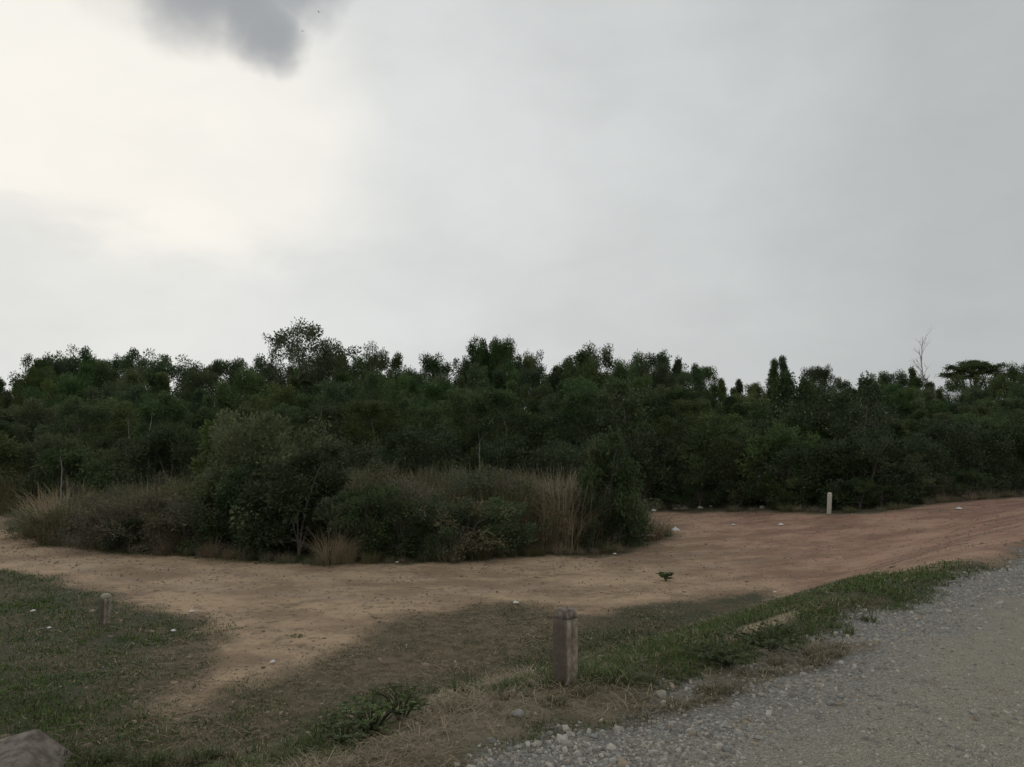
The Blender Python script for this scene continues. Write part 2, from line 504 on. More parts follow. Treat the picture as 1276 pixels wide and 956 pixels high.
def lawn():
    n = 900000
    x, y, d = scatter(n, 3.2, 27.0)
    dirt_, grav_, thin_, patch_, straw_ = masks(x, y)
    g, px, py, s = green_amount(x, y)
    right = sstep(x - 0.02 * y, -0.6, 0.9) * sstep(d, 4, 6)          # fresh dark band right of the near post
    left = 1 - sstep(x, -5.2, -3.4)
    clump = fbm(x, y, 3.2, 3, 1.0)
    dens = (1 - dirt_) * (1 - grav_) * (1 - 0.93 * patch_) * (1 - 0.05 * thin_) * (1 - 0.5 * straw_)
    dens = dens * np.clip(0.66 + 1.2 * clump + 0.10 * right, 0.02, 1)
    dens = dens + 0.03 * dirt_ * np.clip(fbm(x, y, 1.2, 4, 21.0) * 3 - 0.9, 0, 1) * (1 - grav_)
    farend = sstep(road_t(x, y) + 1.5 * fbm(x, y, 0.8, 3, 81.0), 6.2, 9.8)
    bare = np.clip(fbm(x, y, 0.75, 4, 91.0) * 2.2 - 0.15, 0, 1)
    dens = dens * (1 - 0.45 * bare * (1 - right))
    dens = dens * (1 - 0.62 * farend) + farend * 0.0
    keep = (RNG.random(n) < dens) & (y < 22.5)
    farend_k = farend[keep]
    x, y, d, g, s = x[keep], y[keep], d[keep], g[keep], s[keep]
    right, left, thin_, straw_ = right[keep], left[keep], thin_[keep], straw_[keep]
    n = len(x)
    pg = np.clip(g * 1.0 + 0.20 * right + 0.26 * left - 0.45 * thin_ - 0.35 * straw_ - 0.35 * farend_k, 0.03, 0.97)
    r = RNG.random(n)
    isg = r < pg
    isol = (~isg) & (RNG.random(n) < 0.45)
    t = tints(n, *DRY) * 1.15
    t = np.where(isol[:, None], tints(n, *OLIVE), t)
    t = np.where(isg[:, None], tints(n, *GREEN), t)
    dryr = isg & (right > 0.4) & (RNG.random(n) < np.clip(0.22 + 0.9 * fbm(x, y, 1.3, 3, 101.0), 0, 0.8)); t = np.where(dryr[:, None], tints(n, *OLIVE), t)
    isg = isg & ~dryr
    t = np.where((isg & (right > 0.5) & (s > 1.2))[:, None], tints(n, *DARKG), t)
    h = RNG.uniform(0.022, 0.075, n) * (1 - 0.22 * right) * (0.8 + 0.25 * right) * (0.8 + 0.5 * np.clip(g, 0, 1)) * (1 - 0.45 * thin_)
    brow = np.exp(-((s - 0.75) / 0.45) ** 2)
    h = h * (1 - 0.45 * farend_k) * (1 - 0.45 * straw_) * (1 + 0.6 * brow * np.clip(0.5 + fbm(x, y, 2.2, 3, 51.0) * 1.6, 0, 1)) * (0.75 + 0.5 * np.clip(0.5 + 1.2 * fbm(x, y, 5.0, 2, 61.0), 0, 1))
    lean = np.where(isg, RNG.uniform(0.2, 1.2, n), RNG.uniform(1.0, 1.58, n)); h = np.where(isg, h, h * RNG.uniform(0.9, 1.7, n))
    wd = np.maximum(0.0045, 0.00105 * d) * RNG.uniform(0.7, 1.3, n)
    V, F, T = blades(x, y, ground_h(x, y) - 0.005, h, wd, lean, RNG.uniform(0, 2 * PI, n), RNG.normal(0, 0.5, n), t)
    o = obj('short_grass', mesh_np('short_grass', V, F, M_BLADE, False, {'tint': ('FLOAT_COLOR', T)}))
    tag(o, 'short patchy green and dead grass covering the verge and slope below the gravel road', 'grass', kind='stuff')
    print('lawn blades', n)
lawn()

def straw_litter():
    n = 110000
    x, y, d = scatter(n, 3.2, 14.0, 38)
    dirt_, grav_, thin_, patch_, straw_ = masks(x, y)
    dens = np.clip(straw_ * (0.45 + 0.8 * fbm(x, y, 2.8, 3, 6.0)), 0, 1) + 0.20 * thin_ * np.clip(fbm(x, y, 1.8, 3, 31.0) * 2, 0, 1) + 0.16 * np.clip(fbm(x, y, 1.4, 3, 71.0) * 2.5, 0, 1) * (1 - grav_) * (1 - dirt_)
    keep = RNG.random(n) < dens
    x, y, d = x[keep], y[keep], d[keep]; n = len(x)
    L = RNG.uniform(0.04, 0.17, n); wd = np.maximum(0.003, 0.0009 * d)
    V, F, T = blades(x, y, ground_h(x, y) + RNG.uniform(0.003, 0.03, n), L, wd, RNG.uniform(1.3, 1.6, n),
                     RNG.uniform(0, 2 * PI, n), RNG.normal(0, 0.4, n), tints(n, (0.15, 0.118, 0.072), (0.38, 0.31, 0.20)))
    o = obj('straw_litter', mesh_np('straw_litter', V, F, M_BLADE, False, {'tint': ('FLOAT_COLOR', T)}))
    tag(o, 'dead brown stalks and straw lying along the edge of the gravel road', 'straw', kind='stuff')
    print('straw', n)
straw_litter()

# ------------------------------------------------------------------ stones
def icosphere_unit():
    import bmesh
    bm = bmesh.new(); bmesh.ops.create_icosphere(bm, subdivisions=1, radius=1.0)
    V = np.array([v.co[:] for v in bm.verts]); F = np.array([[v.index for v in f.verts] for f in bm.faces])
    bm.free(); return V, F
ICO_V, ICO_F = icosphere_unit()
CUBE_V = np.array([(-1, -1, -1), (1, -1, -1), (1, 1, -1), (-1, 1, -1), (-.7, -.75, .8), (.75, -.7, 1), (.7, .75, .7), (-.75, .7, .9)])
CUBE_F = np.array([(0, 1, 5), (0, 5, 4), (1, 2, 6), (1, 6, 5), (2, 3, 7), (2, 7, 6), (3, 0, 4), (3, 4, 7), (4, 5, 6), (4, 6, 7)])
def stone_material():
    m, n, b = new_mat('stone', 0.9)
    c = n.attr('tint').outputs['Color']
    pos = n.node('ShaderNodeNewGeometry').outputs['Position']
    f, _ = n.noise(pos, 90, 3, 0.6)
    n.link(n.mix(n.ramp(f, 0.3, 0.7), n.mix(1.0, c, (0.72, 0.72, 0.72), 'MULTIPLY'), c), b.inputs['Base Color'])
    bump(n, b, f, 0.003, 0.7)
    return m
M_STONE = stone_material()
def gravel():
    n = 90000
    x, y, d = scatter(n, 3.3, 26.0, 38)
    _, grav_, _, _, straw_ = masks(x, y)
    s = road_s(x, y)
    dens = grav_ * np.clip(0.22 + 0.85 * sstep(s, -1.3, -0.2) + 0.9 * fbm(x, y, 0.8, 4, 41.0), 0.04, 1) * (1 - 0.45 * straw_)
    dens = dens + 0.04 * straw_
    keep = RNG.random(n) < dens
    x, y, d = x[keep], y[keep], d[keep]; n = len(x)
    r = np.maximum(0.0028 * RNG.lognormal(0.35, 0.5, n) + 0.002, 0.0008 * d)
    r = np.minimum(r * np.where(road_s(x, y) > -0.9, RNG.choice([0.8, 1.1, 1.8], n, p=[0.4, 0.45, 0.15]), 0.85), 0.030)
    az = RNG.uniform(0, 2 * PI, n)
    sc = np.stack([r * RNG.uniform(0.8, 1.5, n), r * RNG.uniform(0.7, 1.1, n), r * RNG.uniform(0.45, 0.85, n)], -1)
    P = CUBE_V[None] * (1 + RNG.uniform(-0.28, 0.28, (n, 8, 3)))
    P = P * sc[:, None, :]
    # tilt
    tl = RNG.normal(0, 0.3, n)
    P2 = P.copy(); P2[..., 2] = P[..., 2] + P[..., 0] * np.sin(tl)[:, None]
    ca, sa = np.cos(az)[:, None], np.sin(az)[:, None]
    Q = np.stack([P2[..., 0] * ca - P2[..., 1] * sa, P2[..., 0] * sa + P2[..., 1] * ca, P2[..., 2]], -1)
    Q = Q + np.stack([x, y, ground_h(x, y) + sc[:, 2] * 0.25], -1)[:, None, :]
    F = (CUBE_F[None] + (np.arange(n) * 8)[:, None, None]).reshape(-1, 3)
    v = RNG.random((n, 1))
    t = np.array([0.19, 0.19, 0.19]) * (1 - v) + np.array([0.50, 0.49, 0.47]) * v
    br = RNG.random(n) < 0.10
    t = t * np.array([1.10, 1.04, 0.93]); t[br] = t[br] * np.array([1.0, 0.86, 0.72])
    T = np.concatenate([np.repeat(t, 8, 0), np.ones((n * 8, 1))], 1)
    o = obj('gravel', mesh_np('gravel', Q.reshape(-1, 3), F, M_STONE, False, {'tint': ('FLOAT_COLOR', T)}))
    tag(o, 'loose grey crushed gravel spread over the road surface', 'gravel', kind='stuff')
    print('gravel', n)
gravel()

def soil_crumbs():
    n = 70000
    x, y, d = scatter(n, 6.0, 34.0, 40)
    dirt_, grav_, thin_, patch_, straw_ = masks(x, y)
    edge = np.clip(1 - np.abs(dirt_ - 0.5) * 1.6, 0, 1)
    dens = dirt_ * np.clip(0.10 + 0.8 * fbm(x, y, 0.8, 4, 111.0), 0.02, 1) + 0.55 * edge + 0.12 * thin_
    keep = (RNG.random(n) < dens) & (grav_ < 0.5)
    x, y, d = x[keep], y[keep], d[keep]; n = len(x)
    r = np.maximum(0.004 * RNG.lognormal(0.5, 0.6, n), 0.0007 * d); r = np.minimum(r, 0.04)
    az = RNG.uniform(0, 2 * PI, n)
    sc = np.stack([r * RNG.uniform(0.8, 1.7, n), r * RNG.uniform(0.7, 1.1, n), r * RNG.uniform(0.3, 0.7, n)], -1)
    P = CUBE_V[None] * (1 + RNG.uniform(-0.3, 0.3, (n, 8, 3))) * sc[:, None, :]
    ca, sa = np.cos(az)[:, None], np.sin(az)[:, None]
    Q = np.stack([P[..., 0] * ca - P[..., 1] * sa, P[..., 0] * sa + P[..., 1] * ca, P[..., 2]], -1)
    Q = Q + np.stack([x, y, ground_h(x, y) + sc[:, 2] * 0.2], -1)[:, None, :]
    F = (CUBE_F[None] + (np.arange(n) * 8)[:, None, None]).reshape(-1, 3)
    t = tints(n, (0.12, 0.085, 0.06), (0.40, 0.31, 0.23))
    T = np.concatenate([np.repeat(t, 8, 0), np.ones((n * 8, 1))], 1)
    o = obj('soil_crumbs', mesh_np('soil_crumbs', Q.reshape(-1, 3), F, M_STONE, False, {'tint': ('FLOAT_COLOR', T)}))
    tag(o, 'crumbs of earth and small stones lying on the dirt track', 'soil crumbs', kind='stuff')
soil_crumbs()

def rock_mesh(name, sx, sy, sz, seed, tint, sub=2):
    import bmesh
    rng = np.random.default_rng(seed)
    bm = bmesh.new(); bmesh.ops.create_icosphere(bm, subdivisions=sub, radius=1.0)
    V = np.array([v.co[:] for v in bm.verts]); F = np.array([[v.index for v in f.verts] for f in bm.faces]); bm.free()
    # chop by random planes: angular broken stone
    for k in range(9):
        nrm = rng.normal(size=3); nrm /= np.linalg.norm(nrm); h = rng.uniform(0.55, 0.85)
        dd = V @ nrm - h
        V = V - np.where(dd > 0, dd, 0)[:, None] * nrm[None]
    V = V * np.array([sx, sy, sz]) * 1.15
    T = np.concatenate([np.tile(np.array(tint) , (len(V), 1)) * rng.uniform(0.85, 1.15, (len(V), 1)), np.ones((len(V), 1))], 1)
    return mesh_np(name, V, F, M_STONE, False, {'tint': ('FLOAT_COLOR', T)})
ROCKS = [  # photo px, size in px, label, tint
    (824, 872, 18, 'pale rounded stone at the edge of the road right of the near post', (0.36, 0.33, 0.27)),
    (827, 887, 13, 'brown stone half sunk just below the pale rounded stone at the road edge', (0.22, 0.18, 0.14)),
    (646, 908, 17, 'flat grey stone among the straw left of and below the near post', (0.31, 0.30, 0.28)),
    (955, 857, 11, 'light grey stone above a second pale stone at the gravel edge by the weeds', (0.34, 0.33, 0.29)),
    (949, 869, 10, 'narrow pale stone just below the light grey one at the gravel edge', (0.36, 0.34, 0.29)),
    (917, 860, 9, 'brown grey stone in dead grass left of the two pale gravel edge stones', (0.24, 0.21, 0.17)),
    (1035, 880, 12, 'angular grey stone sitting proud of the tan middle of the gravel road', (0.30, 0.30, 0.27)),
    (1048, 869, 9, 'small angular stone just above and right of the stone in the road middle', (0.33, 0.33, 0.30)),
    (900, 910, 10, 'light flat stone in the gravel, left of the reddish patch on the road', (0.36, 0.35, 0.31)),
    (970, 935, 11, 'pale tan stone low on the gravel road below the reddish patch', (0.35, 0.32, 0.26)),
    (905, 938, 12, 'grey lump of stone near the bottom of the gravel road', (0.28, 0.27, 0.25)),
    (1085, 868, 9, 'small light stone on the bare tan part of the gravel road', (0.35, 0.34, 0.30)),
    (520, 912, 9, 'white stone under the leafy weeds at the end of the straw heap', (0.50, 0.48, 0.43)),
    (950, 634, 9, 'pale grey stone at the foot of the wood across the dirt clearing', (0.30, 0.28, 0.25)),
    (860, 932, 8, 'flat pale stone in the coarse grey gravel below the near post', (0.35, 0.34, 0.31)),
    (740, 925, 9, 'bluish grey stone in the coarse gravel straight below the near post', (0.30, 0.31, 0.32)),
]
for i, (px, py, sz, lb, tn) in enumerate(ROCKS):
    x, y = hit(px, py); d = math.hypot(x, y); r = sz * d / F_PX * 0.5
    z = gz(x, y)
    o = obj('stone', rock_mesh('stone', r, r * 0.75, r * 0.6, 100 + i, tn))
    o.location = (x, y, z + r * 0.25); o.rotation_euler = (random.uniform(-.2, .2), random.uniform(-.2, .2), random.uniform(0, 3))
    tag(o, lb, 'stone', 'single stones lying by the road and clearing')

def slab():
    # big weathered block in the bottom left corner: sloping flat top with a ridge
    x, y = hit(34, 975)
    z = gz(x, y)
    rng = np.random.default_rng(4)
    prof = [(-0.95, 0.20), (-0.42, 0.27), (0.02, 0.36), (0.08, 0.355), (0.40, 0.12), (0.60, -0.08)]
    V = []; ny = 9
    for j in range(ny):
        t = j / (ny - 1); yy = -0.42 + 0.84 * t
        fade = 1.0
        for k, (a, h) in enumerate(prof):
            V.append((a * (1 - 0.15 * t) + rng.normal(0, 0.012), yy + rng.normal(0, 0.012), h - 0.16 * (1 - t) + rng.normal(0, 0.008)))
    nb = len(prof); F = []
    for j in range(ny - 1):
        for k in range(nb - 1):
            a = j * nb + k; F.append((a, a + 1, a + nb + 1, a + nb))
    base0 = len(V)
    for j in (0, ny - 1):
        for k in range(nb):
            v = V[j * nb + k]; V.append((v[0] * 1.04, v[1] * 1.08, -0.25))
    for k in range(nb - 1):
        F.append((base0 + k, base0 + k + 1, k + 1, k))
        a = (ny - 1) * nb + k; F.append((a, a + 1, base0 + nb + k + 1, base0 + nb + k))
    V += [(V[j * nb][0] * 1.03, V[j * nb][1], -0.25) for j in range(ny)]; o1 = base0 + 2 * nb
    V += [(V[j * nb + nb - 1][0] * 1.03, V[j * nb + nb - 1][1], -0.25) for j in range(ny)]; o2 = o1 + ny
    for j in range(ny - 1):
        F.append((o1 + j, j * nb, (j + 1) * nb, o1 + j + 1)); F.append((j * nb + nb - 1, o2 + j, o2 + j + 1, (j + 1) * nb + nb - 1))
    m = plain('weathered_slab', (0.115, 0.095, 0.075), (0.235, 0.205, 0.170), 9, 0.9, 0.02)
    o = obj('rock_slab', mesh_np('rock_slab', V, F, m, False))
    o.location = (x - 0.12, y, z - 0.07); o.rotation_euler = (0, 0, 0.25)
    tag(o, 'large grey brown slab of rock cut by the bottom left corner of the view', 'rock')
slab()

# ------------------------------------------------------------------ marker posts
def concrete_material(name, ca, cb, side_shade):
    m, n, b = new_mat(name, 0.92)
    tcn = n.node('ShaderNodeTexCoord').outputs['Object']
    f, _ = n.noise(tcn, 14, 5, 0.7)
    g, _ = n.noise(n.scale(tcn, (9, 9, 2)), 1.0, 4, 0.6)
    fine, _ = n.noise(tcn, 90, 3, 0.6)
    c = n.mix(n.ramp(f, 0.3, 0.7), ca, cb)
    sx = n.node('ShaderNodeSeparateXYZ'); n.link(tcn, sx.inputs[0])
    # left side of the post painted darker, countering the light that falls on it
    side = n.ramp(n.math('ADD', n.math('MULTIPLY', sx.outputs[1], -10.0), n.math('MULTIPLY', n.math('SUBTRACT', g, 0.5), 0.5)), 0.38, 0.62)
    c = n.mix(n.math('MULTIPLY', side, 0.85), c, side_shade)
    c = n.mix(n.math('MULTIPLY', n.ramp(fine, 0.6, 0.72), 0.5), c, (0.06, 0.05, 0.04))
    n.link(c, b.inputs['Base Color'])
    bump(n, b, n.math('ADD', fine, f), 0.006, 0.9)
    return m
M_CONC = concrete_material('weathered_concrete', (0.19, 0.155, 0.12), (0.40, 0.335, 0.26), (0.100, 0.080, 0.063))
M_CONC_TOP = plain('dark_worn_post_top', (0.095, 0.080, 0.066), (0.240, 0.200, 0.160), 30, 0.9, 0.006)
M_CONC_PALE = concrete_material('pale_concrete', (0.50, 0.47, 0.39), (0.72, 0.69, 0.60), (0.48, 0.43, 0.35))
M_CONC_MID = concrete_material('tan_concrete', (0.20, 0.17, 0.13), (0.42, 0.36, 0.28), (0.11, 0.088, 0.062))
M_CONC_MID_TOP = plain('tan_post_top', (0.26, 0.23, 0.18), (0.42, 0.375, 0.30), 30, 0.9, 0.006)
def ring(w, z, ch, groove, rng, j):
    """square cross-section, chamfered corners; a groove sunk in the face looking along +x"""
    h = w / 2; c = ch
    pts = [(-h + c, -h), (h - c, -h), (h, -h + c), (h, -0.010), (h - groove, -0.006), (h - groove, 0.008), (h, 0.012), (h, h - c), (h - c, h), (-h + c, h), (-h, h - c), (-h, -h + c)]
    return [(p[0] + rng.normal(0, j), p[1] + rng.normal(0, j), z + rng.normal(0, j)) for p in pts]
def loft(rings, cap=True):
    V = [p for r in rings for p in r]; k = len(rings[0]); F = []
    for j in range(len(rings) - 1):
        for i in range(k):
            a = j * k + i; b_ = j * k + (i + 1) % k
            F.append((a, b_, b_ + k)); F.append((a, b_ + k, a + k))
    V.append(tuple(np.mean(rings[-1], axis=0))); t = len(V) - 1; o_ = (len(rings) - 1) * k
    for i in range(k): F.append((o_ + i, o_ + (i + 1) % k, t))
    V.append(tuple(np.mean(rings[0], axis=0))); t = len(V) - 1
    for i in range(k): F.append(((i + 1) % k, i, t))
    return V, F
def post(px, py, wdt, hgt, rz, tilt, label, mats, cap=True, seed=0, groove=0.012):
    x, y = hit(px, py)
    z = gz(x, y)
    rng = np.random.default_rng(seed)
    root = empty('marker_post', (x, y, z), rz)
    root.rotation_euler = (tilt[0], tilt[1], rz)
    hs = hgt - wdt * 0.42
    rs = [ring(wdt, -0.25 + (hs + 0.25) * k / 14, 0.013, groove, rng, 0.0012) for k in range(15)]
    V, F = loft(rs)
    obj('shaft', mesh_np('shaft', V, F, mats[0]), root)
    if cap:
        tops = [ring(wdt * 0.997, hs - 0.002, 0.013, 0.0, rng, 0.0012), ring(wdt * 0.985, hs + wdt * 0.14, 0.020, 0.0, rng, 0.002),
                ring(wdt * 0.90, hs + wdt * 0.30, 0.028, 0.0, rng, 0.002), ring(wdt * 0.72, hs + wdt * 0.40, 0.024, 0.0, rng, 0.002), ring(wdt * 0.4, hs + wdt * 0.43, 0.012, 0.0, rng, 0.001)]
        V, F = loft(tops)
        obj('top', mesh_np('top', V, F, mats[1]), root)
    tag(root, label, 'post', 'concrete marker posts')
    return root
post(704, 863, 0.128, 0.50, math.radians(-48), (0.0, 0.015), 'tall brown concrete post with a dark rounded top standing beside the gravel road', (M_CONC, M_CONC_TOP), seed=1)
post(130, 777, 0.135, 0.46, math.radians(-38), (0.02, 0.10), 'squat broken concrete post leaning in the grass at the left below the dirt track', (M_CONC_MID, M_CONC_MID_TOP), seed=2)
post(1033, 640, 0.118, 0.66, math.radians(-35), (0.0, 0.06), 'small pale post across the clearing in front of the dark wood', (M_CONC_PALE, M_CONC_PALE), seed=3)

# ------------------------------------------------------------------ foliage kit
def tube(pts, rad, k=5):
    pts = np.asarray(pts, float); n = len(pts)
    V = []; F = []
    for i in range(n):
        t = pts[min(i + 1, n - 1)] - pts[max(i - 1, 0)]; t = t / (np.linalg.norm(t) + 1e-9)
        a = np.cross(t, [0.31, 0.95, 0.05]); a /= (np.linalg.norm(a) + 1e-9); b_ = np.cross(t, a)
        for j in range(k):
            an = 2 * PI * j / k
            V.append(pts[i] + rad[i] * (math.cos(an) * a + math.sin(an) * b_))
    for i in range(n - 1):
        for j in range(k):
            a0 = i * k + j; a1 = i * k + (j + 1) % k
            F.append((a0, a1, a1 + k)); F.append((a0, a1 + k, a0 + k))
    return np.array(V), np.array(F)
class Acc:
    def __init__(self): self.V = []; self.F = []; self.n = 0
    def add(self, V, F):
        self.V.append(V); self.F.append(np.asarray(F) + self.n); self.n += len(V)
    def get(self): return np.concatenate(self.V), np.concatenate(self.F)
def leaves(C, Dr, L, W, shade, rng):
    """folded rhombic leaves at C pointing along Dr"""
    n = len(C)
    Dr = Dr / (np.linalg.norm(Dr, axis=1, keepdims=True) + 1e-9)
    rv = rng.normal(size=(n, 3)); rv[:, 2] += 0.6
    S = np.cross(Dr, rv); S /= (np.linalg.norm(S, axis=1, keepdims=True) + 1e-9)
    U_ = np.cross(S, Dr)
    L = L[:, None]; W = W[:, None]
    p0 = C; p3 = C + Dr * L - np.array([0, 0, 0.12]) * L
    p1 = C + Dr * L * 0.45 + S * W * 0.5 + U_ * W * 0.18
    p2 = C + Dr * L * 0.45 - S * W * 0.5 + U_ * W * 0.18
    V = np.stack([p0, p1, p2, p3], 1).reshape(-1, 3)
    k = np.arange(n)[:, None] * 4
    F = np.concatenate([k + [0, 1, 3], k + [0, 3, 2]], 1).reshape(-1, 3)
    return V, F, np.repeat(shade, 4)

def make_plant(seed, H, Wd, clear, nl, leaf=(0.15, 0.055), style='round', clumps=95, per=None, lean=0.0, fill=1.0, stems=1, crad=0.33, mat=None, bark=None, names=('trunk', 'crown'), trunk_r=None):
    """returns (wood mesh, leaf mesh); H height, Wd crown width, clear = bare stem fraction"""
    rng = np.random.default_rng(seed)
    wood = Acc(); CC = []; CD = []; CR = []
    r0 = trunk_r or 0.012 * H + 0.015
    for s_ in range(stems):
        a0 = rng.uniform(0, 2 * PI)
        sp = 0 if stems == 1 else rng.uniform(0.15, 0.55) * Wd * 0.5
        topx = np.array([math.cos(a0) * sp + lean, math.sin(a0) * sp, 0])
        hh = H * (0.93 if stems == 1 else rng.uniform(0.6, 0.93))
        k = 9
        tt = np.linspace(0, 1, k)
        wob = np.cumsum(rng.normal(0, 0.018 * H, (k, 2)), axis=0) * np.linspace(0, 1, k)[:, None]
        tp = np.stack([topx[0] * tt ** 1.3 + wob[:, 0], topx[1] * tt ** 1.3 + wob[:, 1], tt * hh - 0.1 * (tt == 0)], -1)
        rad = r0 * (1 - 0.82 * tt) / (1 if stems == 1 else 1.6)
        wood.add(*tube(tp, rad, 6))
        nlimb = nl if stems == 1 else max(3, nl // stems)
        for i in range(nlimb):
            u = clear + (0.97 - clear) * ((i + rng.random()) / nlimb)
            bp = np.array([np.interp(u, tt, tp[:, j]) for j in range(3)])
            v = (u - clear) / (1 - clear)
            if style == 'cone': env = (0.25 + 0.75 * math.sin(PI * min(1, v * 0.75 + 0.22))) * (1.05 - 0.75 * v)
            elif style == 'umbrella': env = 1.0
            elif style == 'shrub': env = math.sqrt(max(0.06, 1 - (v * 0.97) ** 2))
            else: env = 0.35 + 0.75 * math.sin(PI * min(1, 0.18 + v * 0.80)) 
            env *= rng.uniform(0.65, 1.12)
            ln = Wd * 0.5 * env
            az = i * 2.399 + rng.normal(0, 0.4)
            el = {'cone': 0.75, 'umbrella': 0.35, 'shrub': 0.55}.get(style, 0.6) * rng.uniform(0.5, 1.5) * (0.4 + v)
            dr = np.array([math.cos(az) * math.cos(el), math.sin(az) * math.cos(el), math.sin(el)])
            e = bp + dr * ln; mp = bp + dr * ln * 0.5 + np.array([0, 0, -0.04 * ln]) + rng.normal(0, 0.05 * ln, 3)
            rb = max(0.008, float(np.interp(u, tt, rad)) * 0.5)
            wood.add(*tube([bp, mp, e], [rb, rb * 0.6, rb * 0.25], 4))
            for q in range(5):
                f_ = rng.uniform(0.35, 1.0)
                o_ = bp + (e - bp) * f_
                dd = dr + rng.normal(0, 0.65, 3); dd[2] += 0.15; dd /= np.linalg.norm(dd)
                sl = ln * rng.uniform(0.18, 0.45)
                e2 = o_ + dd * sl
                wood.add(*tube([o_, e2], [rb * 0.4, rb * 0.15], 3))
                CC.append(e2); CD.append(dd); CR.append(rng.uniform(0.65, 1.25))
            CC.append(e); CD.append(dr); CR.append(rng.uniform(0.7, 1.2))
        CC.append(tp[-1]); CD.append(np.array([0, 0, 1.0])); CR.append(1.0)
    CC = np.array(CC); CD = np.array(CD); CR = np.array(CR)
    if clumps < len(CC):
        sel = rng.choice(len(CC), clumps, replace=False); CC, CD, CR = CC[sel], CD[sel], CR[sel]
    per = per or 60
    npt = (per * CR ** 2 * fill).astype(int) + 3
    idxc = np.repeat(np.arange(len(CC)), npt)
    n = len(idxc)
    off = rng.normal(0, 1, (n, 3)); off /= np.linalg.norm(off, axis=1, keepdims=True)
    off *= (rng.random((n, 1)) ** 0.45)
    flat = np.array([1, 1, 0.28]) if style == 'umbrella' else np.array([1, 1, 0.8])
    C = CC[idxc] + off * flat * (crad * CR[idxc])[:, None]
    C[:, 2] = np.maximum(C[:, 2], 0.03)
    Dr = off * 0.9 + CD[idxc] * 0.5 + rng.normal(0, 0.45, (n, 3)) + np.array([0, 0, 0.15])
    cs = rng.random(len(CC))
    shade = np.clip(0.15 + 0.55 * cs[idxc] + rng.normal(0, 0.2, n), 0, 1)
    L = leaf[0] * rng.uniform(0.6, 1.25, n); Wl = leaf[1] * rng.uniform(0.7, 1.25, n)
    LV, LF, LS = leaves(C, Dr, L, Wl, shade, rng)
    WV, WF = wood.get()
    mw = mesh_np(names[0], WV, WF, bark or M_BARK, True)
    ml = mesh_np(names[1], LV, LF, mat or M_LEAF, False, {'shade': ('FLOAT', LS)})
    return mw, ml, H, len(LF)

def place(proto, name, x, y, h, rz, label, cat, group, names=('trunk', 'crown'), mat=None, wx=1.0, z=None):
    mw, ml, H, _ = proto
    k = h / H
    root = empty(name, (x, y, (gz(x, y) if z is None else z) - 0.03), rz)
    root.scale = (k * wx, k * wx, k)
    a = obj(names[0], mw, root); b_ = obj(names[1], ml, root)
    if mat:
        b_.material_slots[0].link = 'OBJECT'; b_.material_slots[0].material = mat
    tag(root, label, cat, group)
    return root

TREES = [make_plant(11 + i, 6.0, 3.6 + 0.3 * (i % 3), 0.10 + 0.04 * (i % 3), 26, (0.155, 0.060), 'round', 170, 88, crad=0.40) for i in range(6)]
CONES = [make_plant(31 + i, 6.0, 2.3 + 0.25 * i, 0.12, 30, (0.15, 0.055), 'cone', 190, 68, crad=0.32) for i in range(4)]
AIRY = [make_plant(51 + i, 9.0, 4.6, 0.45, 22, (0.17, 0.085), 'round', 95, 46, crad=0.42) for i in range(2)]
SHRUBS = [make_plant(71 + i, 3.0, 3.2, 0.03, 24, (0.13, 0.055), 'shrub', 150, 52, crad=0.30, stems=4, trunk_r=0.05, names=('stems', 'foliage')) for i in range(5)]
BRUSH = [make_plant(91 + i, 1.8, 2.0, 0.05, 24, (0.085, 0.028), 'shrub', 130, 26, crad=0.22, stems=6, trunk_r=0.025, names=('stems', 'foliage')) for i in range(3)]
print('tris', [p[3] for p in TREES + CONES + AIRY + SHRUBS + BRUSH])

# ------------------------------------------------------------------ the wood: rows of trees, each its own object
SKY = [(-120, 462), (0, 463), (28, 455), (45, 440), (100, 440), (130, 445), (200, 446), (300, 448), (340, 450), (400, 445), (430, 442), (460, 445), (490, 448),
       (540, 443), (570, 452), (585, 440), (610, 432), (660, 440), (700, 443), (735, 436), (770, 446), (800, 450), (825, 440), (850, 448), (870, 455),
       (900, 456), (940, 466), (965, 467), (1000, 467), (1020, 462), (1050, 470), (1070, 462), (1110, 462), (1140, 464), (1165, 469), (1255, 469), (1276, 463), (1400, 462)]
SKX = np.array([p[0] for p in SKY], float); SKYY = np.array([p[1] for p in SKY], float)
def top_z(px, py, y):
    """world height of the ray through this pixel at depth y"""
    d = pix_dir(px, py); return CAM[2] + d[2] / d[1] * y
def xat(px, y): return (px - CX) / F_PX * y * (1.0) / math.cos(PITCH) * math.cos(PITCH)
ROW = [  # depth, px step, offset of the tops below the skyline (px), label, group, kinds
    (66, 21, 5, 'on the skyline', 'skyline trees at the back of the wood', 0.3, 10),
    (55, 28, 15, 'just below the skyline', 'trees just below the skyline', 0.5, 10),
    (47, 34, 25, 'in the middle of the wood', 'trees in the middle of the wood', 0.45, 11),
    (40.5, 42, 38, 'in the second rank', 'second rank trees of the wood', 0.4, 12),
    (35.5, 52, 55, 'in the front rank', 'front rank trees of the wood', 0.1, 12),
]
nt = 0
